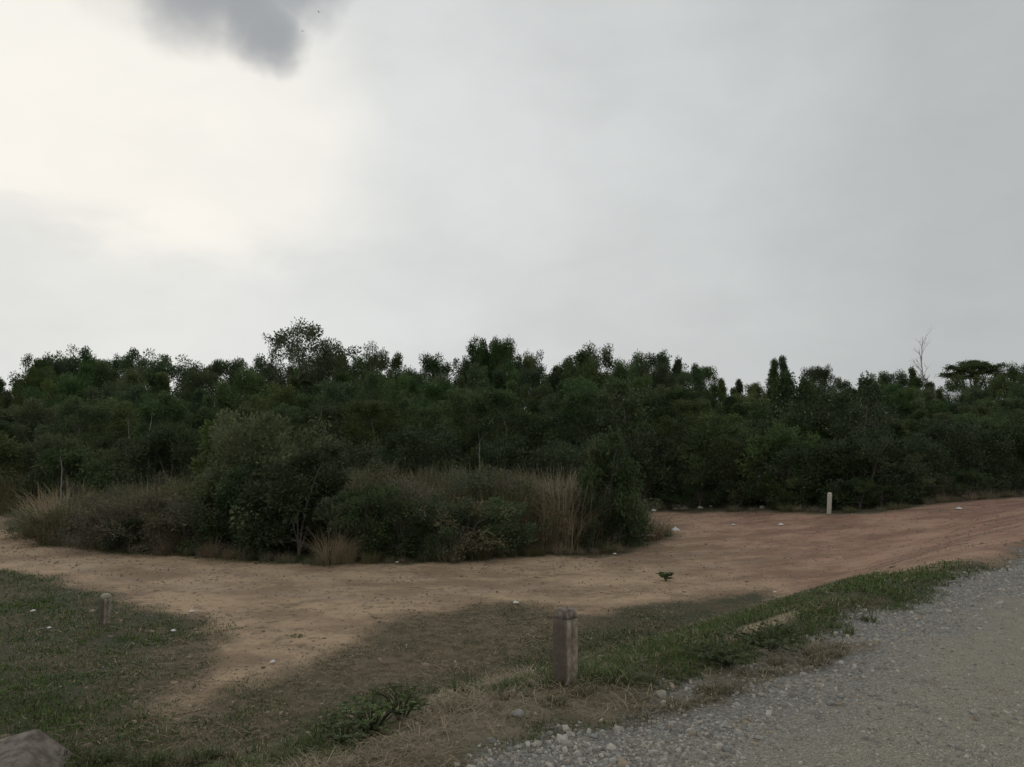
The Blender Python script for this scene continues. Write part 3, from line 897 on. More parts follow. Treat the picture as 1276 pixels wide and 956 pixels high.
LM = [(-60, 'beyond the left edge of the view'), (8, 'at the left edge of the view'), (60, 'behind the straw coloured clump'), (100, 'right of the straw coloured clump'), (140, 'just left of the dead stems'), (174, 'behind the two dead stems'),
      (215, 'right of the dead stems'), (260, 'behind the largest bush, left side'), (325, 'behind the largest bush'), (366, 'in line with the tallest tree'), (412, 'right of the tallest tree'),
      (462, 'in line with the small domed tree'), (510, 'right of the domed tree'), (560, 'left of the two headed tree'), (605, 'in line with the two headed tree'), (650, 'behind the left of the reddish grass'),
      (690, 'behind the reddish dry grass'), (732, 'below the ragged peak'), (775, 'at the whitish speckled tree'), (826, 'in line with the column shaped twins'), (870, 'behind the litter row'), (915, 'right of the litter row'),
      (972, 'below the pointed pair'), (1033, 'behind the small pale post'), (1078, 'right of the small pale post'), (1115, 'left of the bare dead tree'), (1152, 'below the bare dead tree'),
      (1190, 'left of the flat topped tree'), (1228, 'under the flat topped tree'), (1268, 'at the right edge of the view'), (1340, 'beyond the right edge of the view')]
def isl(px): return min([(60, 'behind the straw coloured clump'), (120, 'left part'), (175, 'in front of the dead stems'), (235, 'left of the largest bush'), (325, 'behind the largest bush'), (420, 'right of the largest bush'),
      (480, 'left of the middle'), (545, 'in the middle'), (605, 'by the thin bare sapling'), (660, 'left of the reddish grass'), (700, 'at the reddish grass'), (757, 'behind the upright bush')], key=lambda t: abs(t[0] - px))[1]
def where(px): return min(LM, key=lambda t: abs(t[0] - px))[1]
for ri, (dep, step, dy, lb, grp, pc, jit) in enumerate(ROW):
    px = -110.0 + 13 * ri
    while px < 1400:
        dd = dep + random.uniform(-2.5, 2.5)
        x = xat(px, dd); y = dd
        if px > 850: y -= (px - 850) / 500 * (7.0 if ri >= 3 else 3.0)
        if px > 850: x = xat(px, y)
        base_y = np.interp(px, SKX, SKYY)
        h = top_z(px, base_y + dy + random.uniform(-jit * 0.35, jit), y) - gz(x, y)
        cone = random.random() < pc
        pr = random.choice(CONES if cone else TREES)
        mt = M_LEAF_Y if (random.random() < (0.10 + 0.16 * (ri > 0) + 0.15 * (px > 850))) else None
        wx = random.uniform(0.62, 0.92) * (1.0 if ri < 3 else 1.15) * (6.0 / max(h, 3)) ** 0.45 * (1.0 if h > 5 else 1.15)
        lbl = ('yellowish ' if mt else 'dark ') + ('narrow ' if cone else 'round ') + 'tree ' + lb + ', ' + where(px)
        place(pr, 'tree', x, y, h / (0.985 if ri == 0 else 1.02), random.uniform(0, 6.28), lbl, 'tree', grp + (' with narrow crowns' if cone else '') + (' and lighter leaves' if mt else ''), mat=mt, wx=wx)
        nt += 1
        px += step * random.uniform(0.75, 1.2)
print('trees', nt)

def tall(proto, px, py, y, label, rz=0.0, wx=1.0, mat=None, name='tree'):
    x = xat(px, y); h = top_z(px, py, y) - gz(x, y)
    return place(proto, name, x, y, h, rz, label, 'tree', None, mat=mat, wx=wx)
# single trees that stand out of the skyline
tall(AIRY[0], 366, 402, 56, 'tallest tree of the wood, with a loose open crown showing sky through it', 0.6, 1.12)
tall(AIRY[1], 462, 433, 60, 'small dome shaped tree with thin leaves and see-through crown right of the tallest tree', 2.0, 0.62)
tall(CONES[0], 982, 439, 66, 'narrow pointed dark tree, right and taller one of a pair on the right skyline', 0.2, 0.58)
tall(CONES[1], 964, 443, 68, 'narrow dark tree, left one of the pointed pair on the right skyline', 1.2, 0.6)
tall(CONES[2], 826, 434, 62, 'dark column shaped tree rising left of a lower twin on the skyline', 2.2, 0.62)
tall(CONES[3], 841, 440, 63, 'short dark column tree close to the right of its taller twin', 3.2, 0.55)
tall(TREES[0], 600, 430, 62, 'dark tree with two leafy heads standing above the middle of the skyline', 0.2, 0.55)
tall(TREES[1], 622, 431, 62, 'rounded dark tree just right of the two headed tree on the skyline', 1.4, 0.5)
tall(CONES[1], 731, 432, 60, 'dark pointed tree with a ragged peak above the middle right of the wood', 4.4, 1.0)
tall(TREES[3], 46, 444, 57, 'dark knobbly tree at the left end of the skyline where the wood steps down', 5.0, 0.62)
tall(TREES[4], 100, 443, 60, 'wide dark tree second from the left on the skyline', 3.0, 0.6)
tall(CONES[3], 1143, 452, 70, 'tiny pointed tree just left of the bare dead tree', 1.0, 0.55)
tall(TREES[2], 1012, 460, 66, 'small round dark tree right of the pointed pair', 2.7, 0.55)
tall(TREES[5], 418, 441, 56, 'bright green leafy tree between the tallest tree and the small domed one', 2.7, 0.55, M_LEAF_Y)

tall(AIRY[1], 392, 424, 55, 'lower loose crown leaning out of the right side of the tallest tree', 4.6, 0.8)
tall(AIRY[1], 344, 420, 56.5, 'lower loose crown on the left side of the tallest tree', 1.6, 0.8)

# flat topped tree far off at the right
def umbrella_tree():
    rng = np.random.default_rng(5)
    y = 130.0; x0 = xat(1213, y); z0 = gz(x0, y)
    k = y / F_PX          # metres per pixel
    wood = Acc(); CC = []
    top = top_z(1213, 451, y) - z0
    tiers = [(8, -1, 17, 0), (22, -5, 22, 1), (-4, -6, 15, 1), (-28, -9, 13, 1), (-10, -13, 18, 2), (28, -11, 16, 2), (-30, -17, 12, 3), (5, -17, 20, 3), (35, -17, 12, 3)]   # px offsets
    base = np.array([0, 0, 0.0]); fork = np.array([0.3, 0, top * 0.55])
    wood.add(*tube([base, fork * 0.5 + [0.2, 0, 0], fork], [0.35, 0.28, 0.2], 7))
    for dx, dz, wdt, _ in tiers:
        c = np.array([dx * k, rng.uniform(-2.5, 2.5), top + dz * k])
        wood.add(*tube([fork, (fork + c) * 0.5 + [0, 0, -0.5], c - [0, 0, 0.25]], [0.12, 0.09, 0.05], 5))
        m = int(wdt * 9)
        a = rng.uniform(0, 2 * PI, m); r = np.sqrt(rng.random(m)) * wdt * k * 0.95
        for q in range(m):
            CC.append(c + [math.cos(a[q]) * r[q], math.sin(a[q]) * r[q] * 0.9, 0.13 * rng.normal() - 0.015 * r[q] ** 2 + 0.25 * math.sin(a[q] * 3 + dx)])
    CC = np.array(CC); per = 9; C = np.repeat(CC, per, 0) + rng.normal(0, 1, (len(CC) * per, 3)) * [0.28, 0.28, 0.07]
    n = len(C)
    Dr = rng.normal(0, 1, (n, 3)) * [1, 1, 0.3]
    LV, LF, LS = leaves(C, Dr, np.full(n, 0.34), np.full(n, 0.15), np.clip(rng.normal(0.3, 0.2, n), 0, 1), rng)
    root = empty('umbrella_tree', (x0, y, z0))
    obj('trunk', mesh_np('trunk', *wood.get(), M_BARK, True), root)
    obj('crown', mesh_np('crown', LV, LF, M_LEAF, False, {'shade': ('FLOAT', LS)}), root)
    tag(root, 'far flat topped tree with layered spreading branches on the right skyline', 'tree')
umbrella_tree()
tall(AIRY[0], 1268, 458, 120, 'distant thin tree at the right end of the skyline beside the flat topped tree', 1.0, 0.9)

def bare_tree(px, py_top, y, label, wx=1.0, seed=3, r=0.07, nl=10, spread=0.16, base_frac=0.45, name='dead_tree', mat=None):
    rng = np.random.default_rng(seed)
    x = xat(px, y); z = gz(x, y); H = top_z(px, py_top, y) - z
    t = np.linspace(0, 1, 10); wob = np.cumsum(rng.normal(0, 0.010 * H, (10, 2)), 0)
    tp = np.stack([wob[:, 0], wob[:, 1], t * H], -1)
    root = empty(name, (x, y, z))
    obj('trunk', mesh_np('trunk', *tube(tp, r * (1 - 0.85 * t), 6), mat or M_BARE, True), root)
    for i in range(nl):
        u = base_frac + (0.95 - base_frac) * (i + rng.random()) / nl
        b0 = np.array([np.interp(u, t, tp[:, j]) for j in range(3)])
        az = rng.uniform(0, 2 * PI); ln = H * spread * rng.uniform(0.5, 1.1)
        d1 = np.array([math.cos(az) * 0.5, math.sin(az) * 0.5, 1.0]); d1 /= np.linalg.norm(d1)
        ac = Acc()
        m1 = b0 + d1 * ln * 0.5 + rng.normal(0, 0.03 * ln, 3); e = b0 + d1 * ln + np.array([math.cos(az), math.sin(az), 0]) * ln * 0.15
        rb = r * (1 - 0.85 * u) * 0.55
        ac.add(*tube([b0, m1, e], [rb, rb * 0.7, rb * 0.3], 4))
        for q in range(5):
            s0 = m1 + (e - m1) * rng.random(); dq = d1 + rng.normal(0, 0.45, 3); 
            ac.add(*tube([s0, s0 + dq * ln * 0.35], [rb * 0.45, rb * 0.2], 3))
        obj('branch', mesh_np('branch', *ac.get(), mat or M_BARE, True), root)
    tag(root, label, 'tree')
    return root
bare_tree(1152, 420, 60, 'bare dead tree with thin pale branches sticking up on the right skyline', seed=3, r=0.085, nl=17, spread=0.12, base_frac=0.60)
bare_tree(163, 522, 29.5, 'thin pale dead stem with forked twigs, left of a straighter one, behind the left brush', seed=5, r=0.035, nl=5, spread=0.12, name='dead_sapling')
bare_tree(184, 512, 29, 'thin straight pale dead stem standing behind the brush left of the big bush', seed=6, r=0.032, nl=4, spread=0.08, name='dead_sapling')
bare_tree(81, 568, 28, 'short pale broken stem at the back of the straw coloured clump on the left', seed=7, r=0.04, nl=2, spread=0.1, name='dead_sapling')
bare_tree(602, 540, 27, 'thin bare sapling standing behind the middle of the brush', seed=8, r=0.025, nl=4, spread=0.15, name='dead_sapling')

# front edge of the wood on the right: leafy bushes reaching the ground
FE = [(812, 540, 31), (850, 548, 30.5), (893, 520, 30.5), (935, 545, 30), (975, 520, 29.5), (1012, 548, 29.5), (1050, 545, 28.8), (1078, 535, 28.0), (1105, 560, 28.4), (1140, 535, 29.0), (1180, 525, 29.4), (1222, 520, 29.6), (1262, 515, 29.8), (1310, 520, 30), (1360, 510, 30),
      (870, 590, 29.8), (915, 595, 29.8), (960, 590, 29.4), (1000, 592, 29.2), (1040, 600, 28.6), (1068, 595, 27.8), (1095, 600, 27.9), (1130, 592, 28.6), (1165, 590, 29), (1205, 580, 29.2), (1245, 575, 29.3)]
for i, (px, py, y) in enumerate(FE):
    yb = hit(px, float(np.interp(px, [790, 1080, 1120, 1185, 1290], [634, 638, 633, 623, 614])))[1]
    y = yb + (1.6 if i < 15 else 0.75)
    x = xat(px, y); h = top_z(px, py, y) - gz(x, y)
    m = [M_LEAF_D, None, M_LEAF_D, M_LEAF_O, M_LEAF][i % 5] or M_LEAF_D
    lo = h < 2.3
    place(SHRUBS[i % 5], 'bush', x, y, h, random.uniform(0, 6), (('low' if lo else 'head high') + ' bush at the foot of the wood, ' + where(px)), 'bush',
          'low bushes at the foot of the wood' if lo else 'tall bushes at the front edge of the wood', names=('stems', 'foliage'), mat=m, wx=(1.25 if lo else 0.95) * random.uniform(0.9, 1.15))
# bushes between the island of scrub and the wood
for i in range(22):
    px = -60 + i * 41 + random.uniform(-10, 10); y = random.uniform(28.5, 33)
    if 10 < px < 25: continue
    x = xat(px, y); py = random.uniform(528, 560); h = top_z(px, py, y) - gz(x, y)
    place(random.choice(SHRUBS), 'bush', x, y, h, random.uniform(0, 6), 'bush between scrub and wood, ' + where(px), 'bush', 'bushes between the scrub and the wood', names=('stems', 'foliage'),
          mat=random.choice([M_LEAF_D, M_LEAF_D, M_LEAF, M_LEAF, M_LEAF_O]), wx=random.uniform(0.9, 1.2))

# speckled trees with pale seed leaves
def specks(px, py, y, h, label, seed, wx=1.0):
    x = xat(px, y); z = gz(x, y)
    p = make_plant(seed, h, 3.0, 0.2, 18, (0.16, 0.07), 'round', 110, 55, crad=0.35)
    root = place(p, 'tree', x, y, h, 0.0, label, 'tree', None, mat=M_LEAF_D, wx=wx)
    rng = np.random.default_rng(seed + 1)
    n = 150
    a = rng.uniform(0, 2 * PI, n); rr_ = np.sqrt(rng.random(n)) * 1.3
    C = np.stack([np.cos(a) * rr_, -0.7 - np.abs(np.sin(a)) * rr_ * 0.6, h * 0.72 + rng.normal(0, 0.13 * h, n)], -1)
    LV, LF, LS = leaves(C, rng.normal(0, 1, (n, 3)), np.full(n, 0.09), np.full(n, 0.05), rng.random(n), rng)
    obj('pale_leaves', mesh_np('pale_leaves', LV, LF, M_SPECK, False, {'shade': ('FLOAT', LS)}), root)
specks(775, 492, 33.0, 4.9, 'dark tree speckled with small whitish leaves behind the right end of the scrub', 201)
specks(985, 500, 31.5, 4.4, 'dark tree speckled with pale leaves in the middle of the right hand wood', 211)
specks(1075, 505, 31.0, 4.2, 'dark tree with a few pale speckles right of the middle of the right hand wood', 221, 0.9)

# ------------------------------------------------------------------ island of scrub across the track
def bush(proto, px, pyb, pyt, label, mat, wx=1.0, rz=0.0, name='bush', group=None, back=0.0):
    x, y = hit(px, pyb); k = (y + back) / y; x *= k; y *= k
    h = top_z(px, pyt, y) - gz(x, y)
    return place(proto, name, x, y, h, rz, label, 'bush', group, names=('stems', 'foliage'), mat=mat, wx=wx)
BIG = make_plant(301, 3.6, 4.0, 0.02, 40, (0.125, 0.055), 'shrub', 250, 60, crad=0.31, stems=5, trunk_r=0.06, names=('stems', 'foliage'))
BIG2 = make_plant(302, 2.9, 2.6, 0.02, 34, (0.15, 0.05), 'shrub', 190, 60, crad=0.28, stems=4, trunk_r=0.05, names=('stems', 'foliage'))
bush(BIG, 325, 690, 505, 'largest bush of the roadside scrub, a wide olive topped dome left of centre', M_LEAF_O, 0.92, 0.4, back=1.6)
bush(BIG2, 372, 698, 560, 'dark leafy bush tucked under the right side of the largest bush', M_LEAF_D, 1.05, 1.4, back=0.7)
bush(BIG2, 300, 693, 580, 'dark low bush in front of the largest bush', M_LEAF_D, 1.0, 3.1, back=0.6)
bush(BIG2, 757, 686, 543, 'upright bush with fresh green top at the right end of the roadside scrub', M_LEAF_D, 0.68, 0.2, back=0.9)
bush(SHRUBS[1], 772, 684, 600, 'low dark bush hugging the ground at the right tip of the scrub', M_LEAF_D, 0.62, 1.2, back=0.6)
bush(SHRUBS[2], 738, 688, 610, 'dark bush between the reddish dry grass and the upright bush', M_LEAF_D, 0.7, 2.2, back=0.5)
def sprig(px, py, y, H, label, seed, mat):
    p = make_plant(seed, H, 0.7, 0.3, 10, (0.16, 0.06), 'cone', 40, 20, crad=0.16, names=('stem', 'leaves'), trunk_r=0.02)
    x = xat(px, y); z = top_z(px, py, y) - H
    r = place(p, 'sapling', x, y, H, 0, label, 'sapling', None, names=('stem', 'leaves'), mat=mat, z=z)
z_ = lambda px, py, y: top_z(px, py, y) - gz(xat(px, y), y)
sprig(738, 541, 21.0, z_(738, 541, 21.0), 'slender light green sapling rising out of the upright bush at the right', 311, M_LEAF_Y)
sprig(257, 518, 22.6, z_(257, 518, 22.6), 'yellow green sapling tip at the upper left of the largest bush', 312, M_LEAF_Y)
# mid height leafy bushes of the front
for i, (px, pyb, pyt, mt, lb) in enumerate([
    (455, 700, 604, M_LEAF_D, 'dark leafy bush right of the pale grass tuft at the track edge'),
    (500, 700, 612, M_LEAF_D, 'dark rounded bush at the track edge near the middle of the scrub'),
    (545, 700, 618, M_LEAF_D, 'shadowy dark bush second left of the thin green one'),
    (612, 696, 620, M_LEAF, 'thin green bush left of the reddish dry grass'),
    (580, 699, 622, M_LEAF_B, 'low brownish bush between two greener ones in the middle of the scrub'),
    (430, 700, 612, M_LEAF_O, 'low olive bush behind the pale grass tuft at the track edge'),
    (140, 688, 618, M_LEAF_B, 'brown green bush in the left half of the scrub beside the straw coloured clump'),
    (190, 691, 612, M_LEAF_B, 'twiggy brown bush left of the largest bush'),
    (235, 693, 612, M_LEAF_B, 'twiggy grey brown bush touching the left side of the largest bush'),
    (90, 680, 622, M_LEAF_D, 'low dark green bush under the straw coloured clump at the left'),
    (45, 664, 625, M_LEAF_D, 'lowest dark bush at the left tip of the scrub'),
    (160, 692, 640, M_LEAF_D, 'low dark green bush on the track edge in the left half of the scrub'),
    (215, 694, 645, M_LEAF_B, 'low brown bush on the track edge left of the largest bush'),
    (665, 693, 652, M_LEAF_B, 'low brown tangle under the reddish dry grass'),
    ]):
    pr = BRUSH[i % 3] if mt is M_LEAF_B else SHRUBS[i % 5]
    bush(pr, px, pyb, pyt + (26 if px in (45, 90) else 0), lb, mt, (1.15 if mt is M_LEAF_B else 1.05) * (1.0 if pyb - pyt > 80 else 1.35), i * 1.3, back=0.7)
# rear half of the island
for i in range(40):
    px = 40 + i * 18.5; y = random.uniform(20.8, 26.5)
    x = xat(px, y); yb = np.interp(px, [40, 200, 400, 600, 780], [618, 585, 575, 572, 600])
    h = top_z(px, yb + random.uniform(4, 22), y) - gz(x, y)
    if h < 0.6: continue
    brown = random.random() < 0.6
    place(random.choice(BRUSH), 'bush', x, y, h, random.uniform(0, 6), ('twiggy brown' if brown else 'olive green') + ' bush inside the scrub thicket, ' + isl(px), 'bush',
          'brown scrub bushes in the thicket' if brown else 'olive scrub bushes in the thicket', names=('stems', 'foliage'), mat=M_LEAF_B if brown else M_LEAF_O, wx=random.uniform(1.0, 1.5))

# ------------------------------------------------------------------ tall grass clumps
def clump_mesh(seed, H, R, n, lo, hi, spread=0.7, wd=0.012, plume=0.0):
    rng = np.random.default_rng(seed)
    k = 5
    a = rng.uniform(0, 2 * PI, n); r = np.sqrt(rng.random(n)) * R
    b0 = np.stack([np.cos(a) * r, np.sin(a) * r, np.zeros(n)], -1)
    az = a + rng.normal(0, 0.9, n); h = H * rng.uniform(0.5, 1.0, n)
    ln = rng.uniform(0.05, spread, n)
    V = np.zeros((n, 2 * k, 3)); sd = np.stack([-np.sin(az + rng.normal(0, .6, n)), np.cos(az), np.zeros(n)], -1)
    for j in range(k):
        t = j / (k - 1)
        ang = ln * (0.25 + 1.5 * t)
        p = b0 + np.stack([np.cos(az) * h * t * np.sin(ang * 0.7), np.sin(az) * h * t * np.sin(ang * 0.7), h * t * np.cos(ang * 0.6)], -1)
        w_ = wd * (1 - 0.85 * t ** 1.5) * 0.5
        if plume and j >= k - 2: w_ = wd * plume * (1.0 if j == k - 2 else 0.3)
        V[:, 2 * j] = p - sd * w_; V[:, 2 * j + 1] = p + sd * w_
    F = []
    for j in range(k - 1):
        F.append([2 * j, 2 * j + 1, 2 * j + 3, 2 * j + 2])
    F = (np.array(F)[None] + (np.arange(n) * 2 * k)[:, None, None]).reshape(-1, 4)
    T = np.repeat(tints(n, lo, hi, rng), 2 * k, 0); T = np.concatenate([T, np.ones((len(T), 1))], 1)
    return mesh_np('grass_clump', V.reshape(-1, 3), F, M_BLADE, False, {'tint': ('FLOAT_COLOR', T)})
PALE = ((0.22, 0.175, 0.105), (0.44, 0.36, 0.23)); REDD = ((0.17, 0.132, 0.088), (0.38, 0.30, 0.20)); OLV = ((0.09, 0.095, 0.042), (0.21, 0.195, 0.095)); GRY = ((0.14, 0.125, 0.08), (0.31, 0.27, 0.18))
CL = {
    'pale': [clump_mesh(401 + i, 1.5, 0.35, 260, *PALE, spread=0.9, wd=0.012) for i in range(2)],
    'red': [clump_mesh(411 + i, 1.7, 0.4, 300, *REDD, spread=1.2, wd=0.012) for i in range(3)],
    'olive': [clump_mesh(421 + i, 1.5, 0.4, 280, *OLV, spread=0.9, wd=0.014) for i in range(2)],
    'grey': [clump_mesh(431 + i, 1.6, 0.45, 240, *GRY, spread=0.9, wd=0.011) for i in range(2)],
}
def clump(kind, px, pyb, pyt, label, group=None, wx=1.0, back=0.0, i=0, y=None):
    if y is None:
        x, yy = hit(px, pyb); k = (yy + back) / yy; x *= k; yy *= k
    else:
        yy = y; x = xat(px, y)
    me = CL[kind][i % len(CL[kind])]
    H = {'pale': 1.5, 'red': 1.7, 'olive': 1.5, 'grey': 1.6}[kind]
    h = top_z(px, pyt, yy) - gz(x, yy)
    if h < 0.15: return
    o = obj('grass_clump', me); s = h / H * 1.05
    o.location = (x, yy, gz(x, yy) - 0.02); o.scale = (s * wx, s * wx, s); o.rotation_euler = (0, 0, random.uniform(0, 6.28))
    tag(o, label, 'grass clump', group)
    return o
clump('pale', 412, 702, 652, 'straw coloured tuft leaning out at the track edge, right of the largest bush', wx=1.3, back=0.1)
clump('pale', 432, 701, 662, 'shorter pale grass tuft right beside the leaning straw tuft at the track edge', wx=1.2, back=0.1, i=1)
clump('pale', 58, 664, 598, 'straw coloured tall clump at the left end of the scrub, left half', wx=1.1, back=0.5)
clump('pale', 84, 668, 592, 'straw coloured tall grass clump at the left end of the scrub, right half', wx=1.1, back=0.8, i=1)
clump('pale', 48, 668, 612, 'low straw coloured grass leaning over the track at the left tip of the scrub', wx=1.3, back=0.05)
clump('pale', 72, 676, 608, 'straw coloured grass in front of the two tall straw coloured clumps', wx=1.3, back=0.15, i=1)
clump('pale', 705, 687, 590, 'straw coloured grass between the reddish clumps and the upright bush', wx=1.0, back=0.5)
clump('red', 652, 686, 588, 'reddish brown dry grass clump, left one of two beside the upright bush', wx=1.0, back=1.0)
clump('red', 690, 686, 575, 'tall reddish brown dry grass clump with arching stalks beside the upright bush', wx=1.0, back=1.0, i=1)
clump('red', 670, 690, 610, 'lower reddish dry grass in front of the two tall reddish clumps', wx=1.2, back=0.5, i=2)
clump('red', 205, 691, 655, 'small brown dry grass tuft at the track edge left of the largest bush', wx=1.3)
clump('red', 262, 694, 665, 'small brown dry grass tuft on the track edge in front of the largest bush', wx=1.3, i=1)
clump('red', 808, 672, 628, 'brown dry grass clump just right of the right tip of the scrub', wx=1.5, back=0.1, i=2)
clump('olive', 826, 668, 645, 'low green and brown grass tuft at the right end of the scrub by the litter', wx=1.6)
clump('grey', 560, 698, 650, 'thin grey brown grass among the dark bushes in the middle of the scrub', wx=1.3)
for i in range(100):
    px = 95 + i * 6.5 + random.uniform(-6, 6); y = random.uniform(20.6, 26.5)
    kd = random.choice(['grey', 'grey', 'olive', 'red', 'olive'] if px < 640 else ['grey', 'red', 'red'])
    if px > 730: continue
    top = np.interp(px, [95, 200, 260, 420, 520, 600, 740], [604, 585, 580, 572, 572, 570, 574]) + random.uniform(-2, 24)
    cn = {'grey': 'grey brown', 'olive': 'olive', 'red': 'reddish brown'}[kd]
    clump(kd, px, 0, top, '%s tall grass in the thicket, %s' % (cn, isl(px)), '%s grass in the thicket' % cn, wx=random.uniform(0.9, 1.3), i=i, y=y)
for i, (px, pyt, yy) in enumerate([(20, 565, 30), (5, 600, 28.5), (32, 590, 29)]):
    clump('olive' if i else 'pale', px, 0, pyt, ['pale feathery grass clump at the left edge of the view behind the scrub tip', 'olive grass clump on the left edge of the view above the dirt track', 'olive grass clump between the left view edge and the straw coloured clump'][i], wx=1.2, y=yy)
# low grass fringe along the foot of the wood
for i in range(34):
    px = 815 + i * 15 + random.uniform(-5, 5)
    pyb = np.interp(px, [800, 1080, 1120, 1185, 1290], [636, 641, 636, 626, 618])
    kd = random.choice(['red', 'olive', 'grey'])
    cn = {'grey': 'grey brown', 'olive': 'olive', 'red': 'reddish brown'}[kd]
    clump(kd, px, pyb, pyb - random.uniform(6, 17), '%s tuft below the wood, %s' % (cn, where(px)), '%s tufts at the foot of the wood' % cn, wx=random.uniform(1.2, 2.2), back=0.3, i=i)
# fringe where the scrub meets the track
for i in range(46):
    px = 40 + i * 16.3 + random.uniform(-5, 5)
    pyb = np.interp(px, [20, 60, 180, 400, 600, 780], [662, 679, 692, 705, 698, 689]) - 1
    kd = random.choice(['red', 'olive', 'grey', 'grey'])
    cn = {'grey': 'grey brown', 'olive': 'olive', 'red': 'reddish brown'}[kd]
    clump(kd, px, pyb, pyb - random.uniform(8, 26), '%s tuft at the track edge, %s' % (cn, isl(px).replace('behind', 'in front of')), '%s tufts along the edge of the scrub' % cn, wx=random.uniform(1.2, 2.0), back=0.1, i=i)

# ------------------------------------------------------------------ weeds on the bank by the road
BL = [(390, 'below the bare earth path'), (460, 'at the sprawling leafy weed'), (515, 'by the cut stalks'), (575, 'above the straw heap'), (630, 'left of the near post'), (685, 'at the left foot of the near post'), (730, 'at the right foot of the near post'),
      (780, 'just right of the near post'), (824, 'above the pale rounded stone'), (870, 'right of the pale rounded stone'), (905, 'at the left bright green weed'), (955, 'below the bare earth strip'), (1005, 'right of the bare earth strip'),
      (1060, 'where the gravel edge turns dark'), (1110, 'on the far part of the bank'), (1160, 'near the white strip'), (1225, 'where bank and dirt track meet')]
def brow(px): return min(BL, key=lambda t: abs(t[0] - px))[1]
WEED = [clump_mesh(501 + i, 0.22, 0.09, 46, (0.045, 0.07, 0.022), (0.13, 0.155, 0.055), spread=1.1, wd=0.011) for i in range(3)]
TUFT = [clump_mesh(511 + i, 0.20, 0.08, 50, (0.08, 0.075, 0.035), (0.24, 0.20, 0.12), spread=1.2, wd=0.008) for i in range(2)]
def weed(px, py, hpx, label, group, me, wx=1.0):
    x, y = hit(px, py); h = hpx * math.hypot(x, y) / F_PX
    o = obj('weed', me); s = h / 0.2
    o.location = (x, y, gz(x, y) - 0.01); o.scale = (s * wx, s * wx, s); o.rotation_euler = (0, 0, random.uniform(0, 6.28))
    tag(o, label, 'weed', group)
for i in range(72):
    px = 365 + i * 11.6 + random.uniform(-6, 6)
    py = np.interp(px, [340, 450, 540, 620, 700, 740, 850, 960, 1060, 1150, 1240], [952, 925, 872, 866, 866, 862, 858, 815, 790, 752, 708]) + random.uniform(-14, 2)
    weed(px, py, random.choice([9, 12, 16, 20, 33]) * random.uniform(0.8, 1.1) * np.interp(px, [365, 700, 1000, 1240], [1, 0.85, 0.55, 0.2]), random.choice(['taller', 'short']) + ' green tuft on the bank brow, ' + brow(px), 'green tufts on the brow of the bank', WEED[i % 3], random.uniform(0.8, 1.4))
for i in range(26):
    px = 90 + i * 13 + random.uniform(-5, 5); py = 955 - random.uniform(-6, 12) - max(0, px - 260) * 0.10
    weed(px, py, random.uniform(12, 24), 'grey green tuft along the bottom edge, ' + ('close to the rock slab' if px < 150 else 'below the bare path' if px < 230 else 'right of the bare path' if px < 320 else 'left of the leafy weeds'), 'tufts along the bottom edge', (TUFT + WEED)[i % 5], 1.2)
for i in range(40):
    px = random.uniform(520, 1060)
    py = np.interp(px, [520, 620, 850, 960, 1060], [905, 888, 880, 838, 812]) + random.uniform(-12, 10)
    weed(px, py, random.uniform(8, 20), 'dead straw coloured tuft at the gravel edge, ' + brow(px), 'dead tufts along the gravel edge', TUFT[i % 2], 1.5)

# broad leaved weed left of the straw heap
def leafy_weed(px, py, R, H, n, label, seed, mat, ll=(0.07, 0.035)):
    rng = np.random.default_rng(seed); x, y = hit(px, py)
    root = empty('leafy_weed', (x, y, gz(x, y)))
    ac = Acc(); C = []; D = []
    for i in range(n):
        a = rng.uniform(0, 2 * PI); r = R * math.sqrt(rng.random()); e = np.array([math.cos(a) * r, math.sin(a) * r, H * rng.uniform(0.5, 1)])
        m1 = e * [0.45, 0.45, 0.75]
        ac.add(*tube([[0, 0, -0.02], m1, e], [0.005, 0.004, 0.002], 3))
        for q in range(9):
            f = rng.uniform(0.3, 1.0); p = m1 * (1 - f) + e * f; aa_ = rng.uniform(0, 2 * PI)
            C.append(p); D.append([math.cos(aa_), math.sin(aa_), rng.uniform(-0.1, 0.6)])
    C = np.array(C); D = np.array(D); n2 = len(C)
    LV, LF, LS = leaves(C, D, ll[0] * rng.uniform(0.6, 1.3, n2), ll[1] * rng.uniform(0.7, 1.3, n2), rng.random(n2), rng)
    obj('stems', mesh_np('stems', *ac.get(), M_LEAF_O, True, ), root)
    obj('leaves', mesh_np('leaves', LV, LF, mat, False, {'shade': ('FLOAT', LS)}), root)
    tag(root, label, 'weed')
leafy_weed(462, 918, 0.30, 0.20, 36, 'leafy green weed sprawling at the left end of the straw heap', 601, M_LEAF_Y, (0.042, 0.016))
leafy_weed(500, 905, 0.22, 0.20, 26, 'leafy dark green weed touching the straw heap, right of the sprawling one', 602, M_LEAF_O, (0.040, 0.013))
leafy_weed(425, 935, 0.22, 0.14, 22, 'low leafy weed left of the sprawling one near the bottom edge', 603, M_LEAF_O, (0.04, 0.014))
leafy_weed(905, 835, 0.35, 0.16, 34, 'bright green weed on the brow above the gravel edge stones', 604, M_LEAF_Y, (0.05, 0.018))
leafy_weed(958, 812, 0.40, 0.15, 34, 'bright green weed below the bare earth strip on the bank', 605, M_LEAF_Y, (0.05, 0.018))
leafy_weed(830, 724, 0.16, 0.15, 12, 'small dark green plant growing alone in the middle of the dirt track', 606, M_LEAF_D, (0.09, 0.045))
leafy_weed(370, 795, 0.12, 0.03, 7, 'tiny flat green plant on the bare earth patch', 607, M_LEAF_O, (0.035, 0.014))

